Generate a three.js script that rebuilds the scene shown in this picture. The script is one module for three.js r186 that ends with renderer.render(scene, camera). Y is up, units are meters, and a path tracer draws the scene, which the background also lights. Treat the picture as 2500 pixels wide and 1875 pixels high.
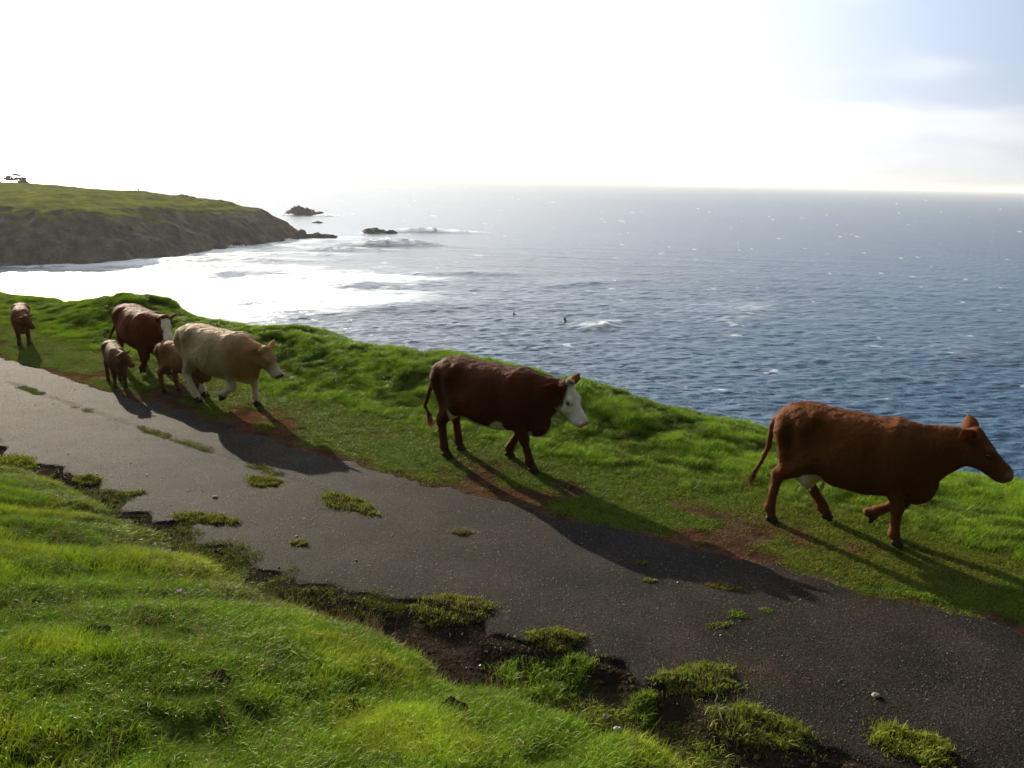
import * as THREE from 'three';

// ------------------------------------------------------------------ camera, sky, sun, exposure
const scene = new THREE.Scene();
const D2R = Math.PI / 180;
const EYE = 3.6, SEA = -22;
const camera = new THREE.PerspectiveCamera(50.0, 4 / 3, 0.1, 120000);
camera.rotation.order = 'YXZ';
camera.position.set(0, EYE, 0);
camera.rotation.set(-13.87 * D2R, 0, Math.atan(0.019));
scene.add(camera);

const renderer = new THREE.WebGLRenderer({ antialias: true });
renderer.toneMapping = THREE.LinearToneMapping;
renderer.toneMappingExposure = 2.4;
renderer.shadowMap.enabled = true;

const SUN_AZ = 33 * D2R, SUN_EL = 18 * D2R;          // left of straight ahead, above the horizon
const sunDir = new THREE.Vector3(-Math.sin(SUN_AZ) * Math.cos(SUN_EL), Math.sin(SUN_EL), -Math.cos(SUN_AZ) * Math.cos(SUN_EL));
const sun = new THREE.DirectionalLight(new THREE.Color(1.0, 0.88, 0.68), 5);
sun.position.copy(sunDir).multiplyScalar(60).add(new THREE.Vector3(0, 0, -10));
sun.target.position.set(0, 0, -10);
sun.castShadow = true;
sun.shadow.mapSize.set(4096, 4096);
Object.assign(sun.shadow.camera, { left: -40, right: 40, top: 40, bottom: -40, near: 1, far: 160 });
scene.add(sun, sun.target);

// ------------------------------------------------------------------ random numbers and noise
function rng(seed) { let a = seed >>> 0; return () => { a = (a + 0x6D2B79F5) | 0; let t = Math.imul(a ^ (a >>> 15), 1 | a); t = (t + Math.imul(t ^ (t >>> 7), 61 | t)) ^ t; return ((t ^ (t >>> 14)) >>> 0) / 4294967296; }; }
const PT = new Float32Array(4096); { const r = rng(77); for (let i = 0; i < 4096; i++) PT[i] = r() * 2 - 1; }
const hash3 = (x, y, z) => PT[(Math.imul(x, 374761393) + Math.imul(y, 668265263) + Math.imul(z, 1274126177) ^ (Math.imul(x, 1103515245) >> 7) ^ (Math.imul(y, 12820163) >> 9)) >>> 8 & 4095];
const fade = (t) => t * t * (3 - 2 * t);
function noise3(x, y, z) {
  const i = Math.floor(x), j = Math.floor(y), k = Math.floor(z), u = fade(x - i), v = fade(y - j), w = fade(z - k);
  const L = (a, b, t) => a + (b - a) * t;
  return L(L(L(hash3(i, j, k), hash3(i + 1, j, k), u), L(hash3(i, j + 1, k), hash3(i + 1, j + 1, k), u), v),
    L(L(hash3(i, j, k + 1), hash3(i + 1, j, k + 1), u), L(hash3(i, j + 1, k + 1), hash3(i + 1, j + 1, k + 1), u), v), w);
}
const noise2 = (x, y) => noise3(x, y, 7.31);
function fbm(x, y, n = 4, z = 3.7) { let s = 0, a = 1, t = 0; for (let i = 0; i < n; i++) { s += a * noise3(x, y, z + i * 9.1); t += a; a *= 0.5; x = x * 2.03 + 5.2; y = y * 2.03 - 3.1; } return s / t; }
const clamp = (x, a = 0, b = 1) => Math.min(b, Math.max(a, x));
const smooth = (a, b, x) => fade(clamp((x - a) / (b - a)));
const lerp = (a, b, t) => a + (b - a) * t;
function table(T, x) {
  if (x <= T[0][0]) return T[0][1];
  for (let i = 1; i < T.length; i++) if (x <= T[i][0]) { const u = (x - T[i - 1][0]) / (T[i][0] - T[i - 1][0]); return lerp(T[i - 1][1], T[i][1], fade(u) * 0.5 + u * 0.5); }
  return T[T.length - 1][1];
}

// ------------------------------------------------------------------ sky: clear turbid sky with a broad bright aureole round the sun, thin veils of cloud
{
  const W = 1536, Hh = 768, px = new Float32Array(W * Hh * 4);
  const d = new THREE.Vector3();
  for (let j = 0; j < Hh; j++) for (let i = 0; i < W; i++) {
    const el = ((j + 0.5) / Hh - 0.5) * Math.PI, az = ((i + 0.5) / W - 0.5) * 2 * Math.PI;
    d.set(Math.cos(el) * Math.cos(az), Math.sin(el), Math.cos(el) * Math.sin(az));
    const g = Math.acos(clamp(d.dot(sunDir), -1, 1)), up = Math.max(d.y, 0.0);
    const f = 0.45 + 24 * (Math.exp(-2.35 * g) - Math.exp(-2.35 * Math.PI / 2)) + 0.3 * Math.cos(g) ** 2;
    const grad = 0.4 + 0.6 * (1 - Math.exp(-0.2 / (up + 0.14)));
    const w = clamp(clamp(1.42 - g / 0.9) + 0.75 * Math.exp(-up / 0.12));      // near the sun and low down the air scatters white
    let L = 0.26 * f * grad; L = L / (1 + 0.5 * L);
    let r = L * lerp(0.62, 1.01, w), gg = L * lerp(0.9, 1.01, w), b = L * lerp(1.4, 1.0, w);
    // high thin clouds, stretched sideways
    const h = 1 / (up + 0.16), cx = d.x * h, cz = d.z * h;
    const n = fbm(cx * 0.9 + 11.3, cz * 1.3 + 4.2, 4) + 0.22 * fbm(cx * 3.1 - 2, cz * 5.3, 4, 9);
    const cl = smooth(-0.2, 0.5, n) * (0.35 + 0.65 * smooth(0.0, 0.08, up)) * 0.6;
    const cb = 0.215 * (0.75 + 12.5 * Math.exp(-2.0 * g)) * (0.98 + 0.1 * fbm(cx * 5, cz * 9, 3, 2));
    r = lerp(r, cb * 1.01, cl); gg = lerp(gg, cb, cl); b = lerp(b, cb, cl);
    const o = (j * W + i) * 4; px[o] = r; px[o + 1] = gg; px[o + 2] = b; px[o + 3] = 1;
  }
  const sky = new THREE.DataTexture(px, W, Hh, THREE.RGBAFormat, THREE.FloatType);
  sky.mapping = THREE.EquirectangularReflectionMapping; sky.magFilter = sky.minFilter = THREE.LinearFilter; sky.wrapS = THREE.RepeatWrapping; sky.needsUpdate = true;
  scene.background = sky; scene.environment = sky;
}
scene.fog = new THREE.FogExp2(new THREE.Color(0.94, 0.96, 0.98), 0.00015);

// ------------------------------------------------------------------ helpers
const taken = {};
function numbered(name) { const n = taken[name] = (taken[name] ?? -1) + 1; return n ? `${name}_${String(n).padStart(3, '0')}` : name; }
function tag(o, label, category, group, kind) { o.userData = { ...o.userData, label, category }; if (group) o.userData.group = group; if (kind) o.userData.kind = kind; return o; }
function top(o, name) { o.name = numbered(name); scene.add(o); o.traverse((m) => { m.castShadow = m.receiveShadow = true; }); return o; }
function part(parent, name, geo, mat) { const m = new THREE.Mesh(geo, mat); m.name = name; m.castShadow = m.receiveShadow = true; parent.add(m); return m; }
function buf(pos, idx, extra = {}) {
  const g = new THREE.BufferGeometry();
  g.setAttribute('position', new THREE.BufferAttribute(pos instanceof Float32Array ? pos : new Float32Array(pos), 3));
  if (extra.normal) g.setAttribute('normal', new THREE.BufferAttribute(new Float32Array(extra.normal), 3));
  if (extra.uv) g.setAttribute('uv', new THREE.BufferAttribute(new Float32Array(extra.uv), 2));
  if (extra.color) g.setAttribute('color', new THREE.BufferAttribute(new Float32Array(extra.color), 3));
  if (idx) g.setIndex(new THREE.BufferAttribute(idx instanceof Uint32Array ? idx : new Uint32Array(idx), 1));
  if (!extra.normal) g.computeVertexNormals();
  return g;
}
function flipped(I) { for (let k = 0; k < I.length; k += 3) { const a = I[k]; I[k] = I[k + 1]; I[k + 1] = a; } return I; }
function gridIndex(nu, nv) { const I = new Uint32Array((nu - 1) * (nv - 1) * 6); let k = 0; for (let i = 0; i < nu - 1; i++) for (let j = 0; j < nv - 1; j++) { const a = i * nv + j, b = a + nv; I[k++] = a; I[k++] = a + 1; I[k++] = b; I[k++] = b; I[k++] = a + 1; I[k++] = b + 1; } return I; }
function dataTex(n, fn, srgb) {   // fn(u, v) -> [r, g, b] in 0..1, tiling is up to fn
  const a = new Uint8Array(n * n * 4);
  for (let j = 0; j < n; j++) for (let i = 0; i < n; i++) { const c = fn(i / n, j / n), o = (j * n + i) * 4; a[o] = clamp(c[0]) * 255; a[o + 1] = clamp(c[1]) * 255; a[o + 2] = clamp(c[2]) * 255; a[o + 3] = 255; }
  const t = new THREE.DataTexture(a, n, n); t.wrapS = t.wrapT = THREE.RepeatWrapping; t.magFilter = THREE.LinearFilter; t.minFilter = THREE.LinearFilter; if (srgb) t.colorSpace = THREE.SRGBColorSpace; t.needsUpdate = true; return t;
}
// tiling value noise
function tileNoise(u, v, n, seed) { const x = u * n, y = v * n, i = Math.floor(x), j = Math.floor(y), a = fade(x - i), b = fade(y - j), m = (q) => ((q % n) + n) % n; const h = (p, q) => hash3(m(p) + seed * 57, m(q), seed); return lerp(lerp(h(i, j), h(i + 1, j), a), lerp(h(i, j + 1), h(i + 1, j + 1), a), b); }
function tileFbm(u, v, n, oct, seed) { let s = 0, a = 1, t = 0; for (let k = 0; k < oct; k++) { s += a * tileNoise(u, v, n, seed + k); t += a; a *= 0.55; n *= 2; } return s / t; }
const col = (r, g, b) => new THREE.Color().setRGB(r, g, b);

// ------------------------------------------------------------------ the track: a curve on the ground, s along it, t across it (positive towards the sea)
const CL = [[-70, -62], [-40, -37], [-22, -23.3], [-10.95, -14.95], [-8.6, -13.2], [-6.7, -11.9], [-3.85, -9.9], [-1.9, -8.5], [-0.43, -7.62], [1.24, -6.7], [3.7, -5.22], [8, -2.6], [15, 1.8], [30, 11], [60, 30]];
const TR = []; {
  const c = new THREE.CatmullRomCurve3(CL.map(([x, z]) => new THREE.Vector3(x, 0, z)), false, 'centripetal');
  const P = c.getPoints(1600); let s = 0, best = 0, bd = 1e9;
  for (let i = 0; i < P.length; i++) { if (i) s += P[i].distanceTo(P[i - 1]); TR.push({ s, x: P[i].x, z: P[i].z }); const d = Math.hypot(P[i].x + 0.43, P[i].z + 7.62); if (d < bd) { bd = d; best = s; } }
  for (const q of TR) q.s -= best;
  for (let i = 0; i < TR.length; i++) { const a = TR[Math.max(0, i - 6)], b = TR[Math.min(TR.length - 1, i + 6)], l = Math.hypot(b.x - a.x, b.z - a.z); TR[i].tx = (b.x - a.x) / l; TR[i].tz = (b.z - a.z) / l; }
}
function frame(s) { let lo = 0, hi = TR.length - 1; while (hi - lo > 1) { const m = (lo + hi) >> 1; if (TR[m].s <= s) lo = m; else hi = m; } const a = TR[lo], b = TR[hi], u = clamp((s - a.s) / (b.s - a.s), -50, 51); return { x: lerp(a.x, b.x, u), z: lerp(a.z, b.z, u), tx: lerp(a.tx, b.tx, clamp(u)), tz: lerp(a.tz, b.tz, clamp(u)) }; }
function toWorld(s, t) { const f = frame(s); return [f.x + f.tz * t, f.z - f.tx * t]; }
function toTrack(x, z) { let bd = 1e9, bi = 0; for (let i = 0; i < TR.length; i++) { const d = (TR[i].x - x) ** 2 + (TR[i].z - z) ** 2; if (d < bd) { bd = d; bi = i; } } const q = TR[bi], dx = x - q.x, dz = z - q.z; return [q.s + dx * q.tx + dz * q.tz, dx * q.tz - dz * q.tx]; }

const CREST = [[-60, 0.1], [-30, -0.1], [-22.3, -0.05], [-20.6, 0.08], [-19.4, 0], [-17.1, 0.31], [-15.6, 0.6], [-15, 0.71], [-14.4, 0.69], [-14.0, 0.49], [-13.2, 0.37], [-12.1, 0.38], [-10.6, 0.34], [-9.5, 0.51], [-8.7, 0.62], [-8, 0.54], [-7.4, 0.46], [-6.2, 0.5], [-4.4, 0.59], [-3.1, 0.53], [-1.4, 0.48], [-0.8, 0.39], [0.8, 0.23], [1.8, 0.15], [2.9, 0.05], [4.2, 0], [4.8, 0.05], [9, 0.1], [40, 0.2]];
const TC = 5;
const nearEdge = (s) => -1.32 + 0.2 * noise2(s * 1.1, 4.4) + 0.13 * noise2(s * 3.7, 9.1) + 0.025 * noise2(s * 10, 3.3) - 0.15 * smooth(-4, -9, s);
const farEdge = (s) => 1.28 + 0.16 * noise2(s * 0.9, 1.4) + 0.13 * noise2(s * 2.9, 6.1) + 0.05 * noise2(s * 9, 2.1);
function groundY(s, t) {
  let y = 0;
  if (t >= 1.2) {
    const base = 3.35 + 0.25 * noise2(s * 0.5, 3.3), yc = table(CREST, s) - 0.07, tc = TC;
    y = 0.03 * smooth(1.2, 2.4, t);
    const b = smooth(base - 0.4, tc + 0.15, t);
    y += (yc - 0.03) * (0.75 * b + 0.25 * clamp((t - base) / (tc - base)));
    y += 0.05 * fbm(s * 1.1, t * 1.4, 3) * smooth(1.6, 3.4, t) + 0.07 * fbm(s * 3.6, t * 4.4, 3, 8) * smooth(2.6, 3.8, t);
    if (t > tc) { const q = t - tc; y -= 0.12 * q * q + 0.05 * q; if (q > 1) { const w = 1 + 0.35 * fbm(s * 0.35, 2, 3); y -= (q - 1) ** 1.5 * 1.15 * w; } y += 0.25 * fbm(s * 0.8, t * 0.8, 4, 5) * smooth(0.6, 3, q); }
    y = Math.max(y, SEA - 3);
  } else if (t <= -1.2) {
    const q = -t - 1.2, e = -nearEdge(s) - 1.2;
    const foot = lerp(0.2, 0.5, smooth(-3, 1.5, s)) + 0.18 * noise2(s * 0.7, 8.8) + Math.max(0, e);         // eroded gutter beside the asphalt, then the hillside
    y = -0.075 * lerp(0.35, 1, smooth(-3, 0.5, s)) * smooth(0.02, 0.25, q - e) * (1 - smooth(foot, foot + 0.35, q)) * (0.6 + 0.8 * smooth(-0.3, 0.5, noise2(s * 1.3, 5.5)));
    const u = Math.max(0, q - foot);
    y += 0.44 * u - 0.12 * (1 - Math.exp(-u * 2)) * 0.6 + 0.05 * smooth(0, 0.3, u);
    y += 0.06 * fbm(s * 0.9, t * 0.9, 3, 2) * smooth(0, 0.8, u) + 0.03 * fbm(s * 4, t * 4, 3, 6) * smooth(0, 0.4, u);
  }
  y -= 0.035 * (1 - smooth(0.75, 1.15, Math.abs(t)));
  return y;
}
const groundAt = (x, z) => { const [s, t] = toTrack(x, z); return groundY(s, t); };
// how much grass grows at a place, 0 bare .. 1 thick
function cover(s, t) {
  const n = fbm(s * 0.9, t * 1.3, 4, 12), m = fbm(s * 3.1, t * 3.7, 3, 21);
  if (t > 0) { const e = farEdge(s), worn = smooth(1.7, 3.1, t); return smooth(-0.02, 0.28, t - e + 0.25 * n + 0.12 * m) * clamp(lerp(smooth(-0.22, 0.16, n + 0.6 * m + 0.08), 1, worn)); }
  const q = nearEdge(s) - t; const foot = lerp(0.08, 0.5, smooth(-2.5, 1.5, s)) + 0.2 * noise2(s * 0.7, 8.8);
  return Math.max(smooth(0.0, 0.35, q - foot + 0.15 * m), 0.55 * smooth(0.12, 0.4, n + 0.6 * m) * smooth(0.05, 0.2, q) * smooth(2.5, -2, s) + 0.4 * smooth(0.25, 0.5, m + n * 0.5) * smooth(0.0, 0.2, q));
}

// ------------------------------------------------------------------ ground sheet
const soilBump = dataTex(512, (u, v) => { const n = 0.5 + 0.35 * tileFbm(u, v, 16, 5, 3) + 0.2 * tileFbm(u, v, 90, 2, 9); return [n, n, n]; });
const soilTone = dataTex(512, (u, v) => { const n = 0.76 + 0.22 * tileFbm(u, v, 9, 5, 5) + 0.14 * tileFbm(u, v, 70, 2, 11); return [n, n * 0.985, n * 0.96]; }, true);
{
  const Ss = [], Ts = [];
  for (let s = -80; s < -28; s += 1.3) Ss.push(s); for (let s = -28; s < 9; s += 0.085) Ss.push(s); for (let s = 9; s < 60; s += 1.1) Ss.push(s);
  for (let t = -60; t < -12; t += 2) Ts.push(t); for (let t = -12; t < -7; t += 0.25) Ts.push(t); for (let t = -7; t < -1.2; t += 0.075) Ts.push(t); for (let t = -1.2; t < 1.2; t += 0.2) Ts.push(t); for (let t = 1.2; t < 5.6; t += 0.075) Ts.push(t); for (let t = 5.6; t < 22; t += 0.35) Ts.push(t);
  const nu = Ss.length, nv = Ts.length, P = new Float32Array(nu * nv * 3), C = new Float32Array(nu * nv * 3), U = new Float32Array(nu * nv * 2);
  for (let i = 0; i < nu; i++) for (let j = 0; j < nv; j++) {
    const s = Ss[i], t = Ts[j], [x, z] = toWorld(s, t), k = i * nv + j;
    P.set([x, groundY(s, t), z], k * 3); U.set([x / 1.7, z / 1.7], k * 2);
    const g = cover(s, t), red = smooth(-0.1, 0.5, fbm(s * 1.4, t * 1.9, 3, 31));
    let r, gr, b;
    const dirt = t > 0 ? [lerp(0.07, 0.115, red), lerp(0.045, 0.056, red), lerp(0.028, 0.033, red)] : [0.03, 0.023, 0.017];
    const sod = [0.05, 0.075, 0.014]; const w = smooth(0.2, 0.8, g);
    r = lerp(dirt[0], sod[0], w); gr = lerp(dirt[1], sod[1], w); b = lerp(dirt[2], sod[2], w);
    if (t > TC + 1.5) { const q = smooth(TC + 1.5, TC + 3, t + 0.8 * fbm(s, t, 3, 4)); r = lerp(r, 0.07, q); gr = lerp(gr, 0.05, q); b = lerp(b, 0.035, q); }
    C.set([r, gr, b], k * 3);
  }
  const m = new THREE.Mesh(buf(P, flipped(gridIndex(nu, nv)), { color: C, uv: U }), new THREE.MeshPhysicalMaterial({ vertexColors: true, map: soilTone, bumpMap: soilBump, bumpScale: 0.022, roughness: 0.95, specularIntensity: 0 }));
  tag(top(m, 'ground'), 'grassy coastal hillside and cliff top carrying the old track', 'ground', null, 'structure');
}

// ------------------------------------------------------------------ worn asphalt track
{
  const bump = dataTex(2048, (u, v) => { const a = tileNoise(u, v, 260, 3), b = tileNoise(u, v, 640, 8), c = tileFbm(u, v, 12, 4, 13); const n = 0.5 + 0.24 * a + 0.3 * b + 0.05 * c; return [n, n, n]; });
  const tone = dataTex(1024, (u, v) => { const c = tileFbm(u, v, 5, 5, 23), d = tileNoise(u, v, 250, 4), e = tileNoise(u, v, 170, 6); const k = 0.66 + 0.26 * c + 0.36 * d + (e > 0.7 ? 0.26 : 0); return [k * 1.01, k * 0.97, k * 0.93]; }, true);
  const Ss = []; for (let s = -80; s < -26; s += 1) Ss.push(s); for (let s = -26; s < 9; s += 0.06) Ss.push(s); for (let s = 9; s < 60; s += 1) Ss.push(s);
  const nv = 61, nu = Ss.length, P = new Float32Array(nu * nv * 3), U = new Float32Array(nu * nv * 2), C = new Float32Array(nu * nv * 3);
  for (let i = 0; i < nu; i++) for (let j = 0; j < nv; j++) {
    const s = Ss[i], u = j / (nv - 1), t = lerp(nearEdge(s), farEdge(s), u), e = Math.min(t - nearEdge(s), farEdge(s) - t);
    let y = 0.022 + 0.03 * (1 - (t / 1.35) ** 2) + 0.012 * fbm(s * 0.8, t * 0.9, 3, 17) + 0.004 * fbm(s * 5, t * 5, 2, 19);
    const rut = Math.exp(-(((t - 0.32 - 0.12 * noise2(s * 0.6, 2)) / 0.05) ** 2)) * smooth(0.5, -4, s);     // crack that runs along the middle
    y -= 0.03 * rut * (0.6 + 0.6 * noise2(s * 4, 1));
    y -= 0.075 * (1 - smooth(0, 0.09, e + 0.03 * noise2(s * 11, t * 11)));
    const [x, z] = toWorld(s, t), k = i * nv + j; P.set([x, y, z], k * 3); U.set([x / 2.3, z / 2.3], k * 2);
    const moss = clamp(rut * 0.9 + 0.75 * (1 - smooth(0.0, 0.3, e + 0.15 * fbm(s * 3, t * 3, 3, 41)))), soil = smooth(0.16, 0.5, fbm(s * 0.7, t * 1.5, 4, 55));
    const c = [lerp(lerp(0.031, 0.036, soil), 0.022, moss), lerp(lerp(0.0265, 0.0255, soil), 0.018, moss), lerp(lerp(0.0225, 0.0185, soil), 0.0115, moss)];
    C.set(c, k * 3);
  }
  const m = new THREE.Mesh(buf(P, flipped(gridIndex(nu, nv)), { uv: U, color: C }), new THREE.MeshPhysicalMaterial({ vertexColors: true, map: tone, bumpMap: bump, bumpScale: 0.013, roughness: 0.8, specularIntensity: 0.12 }));
  tag(top(m, 'road'), 'narrow dark track of worn gravelly asphalt', 'road', null, 'structure');
}
const roadY = (s, t) => (t > nearEdge(s) && t < farEdge(s)) ? 0.022 + 0.03 * (1 - (t / 1.35) ** 2) + 0.012 * fbm(s * 0.8, t * 0.9, 3, 17) - 0.075 * (1 - smooth(0, 0.09, Math.min(t - nearEdge(s), farEdge(s) - t))) : groundY(s, t);
const surfY = (s, t) => Math.max(roadY(s, t), groundY(s, t));

// ------------------------------------------------------------------ sea
const COAST = [[-330, -120], [-230, -178], [-175, -213], [-142, -230], [-122, -240], [-107, -255], [-106, -280], [-103, -303], [-98, -325], [-92, -345], [-90, -360], [-97, -372], [-120, -395], [-165, -440], [-260, -520], [-420, -600], [-700, -640], [-700, -60]];
function coastDist(x, z) {   // metres inside the headland's outline, negative at sea
  let d = 1e9, inside = false;
  for (let i = 0, j = COAST.length - 1; i < COAST.length; j = i++) {
    const [ax, az] = COAST[j], [bx, bz] = COAST[i], ex = bx - ax, ez = bz - az, u = clamp(((x - ax) * ex + (z - az) * ez) / (ex * ex + ez * ez));
    d = Math.min(d, Math.hypot(x - ax - ex * u, z - az - ez * u));
    if ((az > z) !== (bz > z) && x < (bx - ax) * (z - az) / (bz - az) + ax) inside = !inside;
  }
  return inside ? d : -d;
}
// breaking and steepening waves: [x, z, direction of the crest, length along it, thickness, height, foam]
const BREAK = [[-93, -252, 0.35, 26, 3.2, 1.5, 0.5], [-72, -218, 0.45, 20, 3, 1.5, 0.15], [-52, -326, 0.25, 15, 2.6, 2.6, 1], [-41, -330, 0.2, 14, 2.5, 1.0, 0.25], [-42, -416, 0.15, 22, 3, 2.4, 1], [-36, -200, 0.3, 12, 2.4, 1.3, 0.15], [16, -149, 1.15, 5.2, 1.5, 0.9, 0.7], [-22, -165, 0.5, 22, 4, 0.8, 0.05], [48, -170, 1.0, 14, 4, 0.8, 0.2], [-62, -300, 0.2, 18, 2.6, 1.2, 0.5], [-15, -230, 0.2, 16, 3, 0.8, 0.1], [20, -215, 0.6, 14, 3, 0.7, 0.1], [-80, -278, 0.25, 22, 2.6, 1.0, 0.6], [70, -128, 0.9, 12, 3, 0.6, 0.05]];
const WAVES = []; {
  const r = rng(5);
  for (let i = 0; i < 64; i++) { const l = 0.8 * Math.pow(30, Math.pow(i / 63, 1.35)), a = 1.72 + (r() - 0.5) * (l > 8 ? 0.8 : 1.7); WAVES.push({ k: 2 * Math.PI / l, l, cx: Math.cos(a), cz: Math.sin(a), ph: r() * 6.283, a: 0.012 * l / (1 + (l / 3.2) ** 1.6) }); }
}
function seaAt(x, z, cell) {
  let y = 0; const gust = 0.7 + 0.6 * smooth(-0.4, 0.5, fbm(x * 0.012, z * 0.02, 3, 61));
  for (const w of WAVES) { const f = smooth(1.3, 2.6, w.l / cell); if (f <= 0) continue; const p = w.k * (x * w.cx + z * w.cz) + w.ph; const sn = Math.sin(p + 0.35 * Math.sin(p)); y += f * w.a * gust * sn; }
  let foam = 0;
  for (const [bx, bz, dir, len, th, h, fo] of BREAK) {
    const dx = x - bx, dz = z - bz; if (Math.abs(dx) > len * 2.2 || Math.abs(dz) > len * 2.2) continue;
    const c = Math.cos(dir), s = Math.sin(dir), u = dx * c - dz * s, v = dx * s + dz * c + 1.2 * noise2(u * 0.2, bx);
    const along = Math.exp(-((u / len) ** 2)), ridge = v > 0 ? Math.exp(-((v / th) ** 2)) : Math.exp(-((v / (th * 2.3)) ** 2));
    y += h * along * ridge;
    if (fo > 0) { foam += fo * along * 1.6 * Math.exp(-(((v - th * 0.35) / (th * 0.7)) ** 2)) * smooth(0.1, 0.5, 0.5 + fbm(u * 0.16, v * 0.3, 3, 71)); foam += fo * 0.8 * along * smooth(-th * 5, -th, v) * smooth(th, 0, v) * smooth(0.05, 0.4, fbm(x * 0.25, z * 0.4, 4, 73)); }
  }
  return [y, foam];
}
{
  const R = [], A = [];
  for (let r = 22; r < 70000;) { R.push(r); r += clamp(r * r / 20500 * 0.75, 0.36, Math.max(700, r * 0.15)); }
  for (let a = -178; a < -46; a += 3) A.push(a); for (let a = -46; a < 46; a += 0.1) A.push(a); for (let a = 46; a <= 182.1; a += 3) A.push(a);
  const nu = R.length, nv = A.length, P = new Float32Array(nu * nv * 3), C = new Float32Array(nu * nv * 3), U = new Float32Array(nu * nv * 2);
  for (let i = 0; i < nu; i++) for (let j = 0; j < nv; j++) {
    const r = R[i], a = A[j] * D2R, x = r * Math.sin(a), z = -r * Math.cos(a), k = i * nv + j, near = Math.abs(A[j]) < 46;
    const cell = Math.max((R[i + 1] ?? r * 1.05) - r, near ? r * 0.00175 : r * 0.052);
    let [y, foam] = near ? seaAt(x, z, cell) : [0, 0];
    let sh = 0;
    if (r < 900 && x < 40 && near) {
      const c = coastDist(x, z); const n = fbm(x * 0.11, z * 0.16, 4, 81);
      foam += smooth(-18, -2, c + 7 * n) * smooth(-0.35, 0.05, n + 0.2 * fbm(x * 0.6, z * 0.8, 2, 83));
      foam += 0.55 * smooth(-60, -10, c) * smooth(0.12, 0.45, fbm(x * 0.05 + 0.04 * z, z * 0.13, 5, 87));
      sh = smooth(-90, -10, c) * 0.6;
      // whitewater inside the bay, its white spread wider to paint a broader sun glare
      const bx = (x + 78) / 62, bz = (z + 188) / 66, bay = smooth(1.15, 0.35, Math.hypot(bx + 0.25 * bz, bz)), st = fbm(x * 0.045 + 0.02 * z, z * 0.1, 5, 89) + 0.3 * fbm(x * 0.3, z * 0.45, 3, 90);
      foam += 0.95 * smooth(0.5, -0.15, 0.42 - st - 0.75 * bay) * smooth(0, 0.25, bay);
    }
    if (near && r < 3000) foam += 0.5 * smooth(0.64, 0.74, fbm(x * 0.22, z * 0.4, 3, 91) + 0.1 * y);   // scattered whitecaps
    foam = clamp(foam);
    P.set([x, SEA + y, z], k * 3); U.set([x / 29, z / 29], k * 2);
    const deep = smooth(-0.5, 0.5, fbm(x * 0.006, z * 0.012, 3, 95));
    const w = [lerp(0.008, 0.012, deep) + 0.02 * sh, lerp(0.036, 0.05, deep) + 0.04 * sh, lerp(0.075, 0.1, deep) + 0.03 * sh];
    C.set([lerp(w[0], 0.75, foam), lerp(w[1], 0.78, foam), lerp(w[2], 0.8, foam)], k * 3);
  }
  // ripple slopes for what the mesh is too coarse to hold
  const N = 512, hgt = new Float32Array(N * N); { const r = rng(9); const ws = []; for (let i = 0; i < 46; i++) { const kx = Math.round((r() - 0.5) * 22), ky = Math.round(4 + r() * 34); ws.push([kx, ky, r() * 6.283, 1 / Math.hypot(kx, ky) ** 1.15]); } for (let j = 0; j < N; j++) for (let i = 0; i < N; i++) { let s = 0; for (const [kx, ky, p, a] of ws) s += a * Math.sin(6.28318 * (kx * i + ky * j) / N + p); hgt[j * N + i] = s; } }
  const nm = dataTex(N, (u, v) => { const i = Math.round(u * N), j = Math.round(v * N), H = (a, b) => hgt[((b + N) % N) * N + (a + N) % N]; const dx = (H(i + 1, j) - H(i - 1, j)) * 1.5, dy = (H(i, j + 1) - H(i, j - 1)) * 1.5, l = Math.hypot(dx, dy, 1); return [0.5 - 0.5 * dx / l, 0.5 - 0.5 * dy / l, 0.5 + 0.5 / l]; });
  const bm = dataTex(512, (u, v) => { const n = 0.5 + 0.4 * tileFbm(u * 1, v * 1, 24, 4, 33); return [n, n, n]; }); bm.repeat.set(4.1, 5.3);
  const m = new THREE.Mesh(buf(P, gridIndex(nu, nv), { color: C, uv: U }), new THREE.MeshPhysicalMaterial({ vertexColors: true, roughness: 0.25, ior: 1.333, specularIntensity: 0.8, normalMap: nm, normalScale: new THREE.Vector2(1.5, 1.5), bumpMap: bm, bumpScale: 0.12 }));
  tag(top(m, 'sea'), 'wind-ruffled blue sea with glitter and foam', 'sea', null, 'structure');
}

// ------------------------------------------------------------------ headland
const RIDGE = [[-700, 26], [-260, 20.5], [-182, 18.6], [-158, 19], [-148, 18.6], [-142, 18.3], [-137, 17.1], [-126, 15.4], [-120, 13.3], [-113, 11.6], [-104, 8.8], [-98, 4.9], [-94, 2.2], [-88, 0.4], [-60, -2]];
function headlandY(x, z) {
  const d = coastDist(x, z) + 5 * fbm(x * 0.05, z * 0.05, 4, 101) + 1.6 * fbm(x * 0.3, z * 0.3, 3, 103);
  const cap = table(RIDGE, x + 0.12 * (z + 330));
  let cliff = d < 0 ? d * 0.5 : Math.min(d * 0.62, 4) + 10.5 * smooth(3, 24, d) + Math.max(0, d - 20) * 0.11;
  cliff += 2.6 * fbm(x * 0.1, z * 0.16, 4, 107) * smooth(1, 6, d) * (1 - smooth(22, 34, d)) + 1.1 * fbm(x * 0.4, z * 0.4, 3, 109) * smooth(0, 3, d) * (1 - smooth(20, 30, d));
  const k = 2.5, h = clamp(0.5 + (cliff - cap) / (2 * k)); let y = lerp(cliff, cap, h) - k * h * (1 - h);
  return y + smooth(6, 12, y) * (1.5 * fbm(x * 0.045, z * 0.03, 3, 111) + 0.35 * fbm(x * 0.2, z * 0.14, 3, 113));
}
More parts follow.
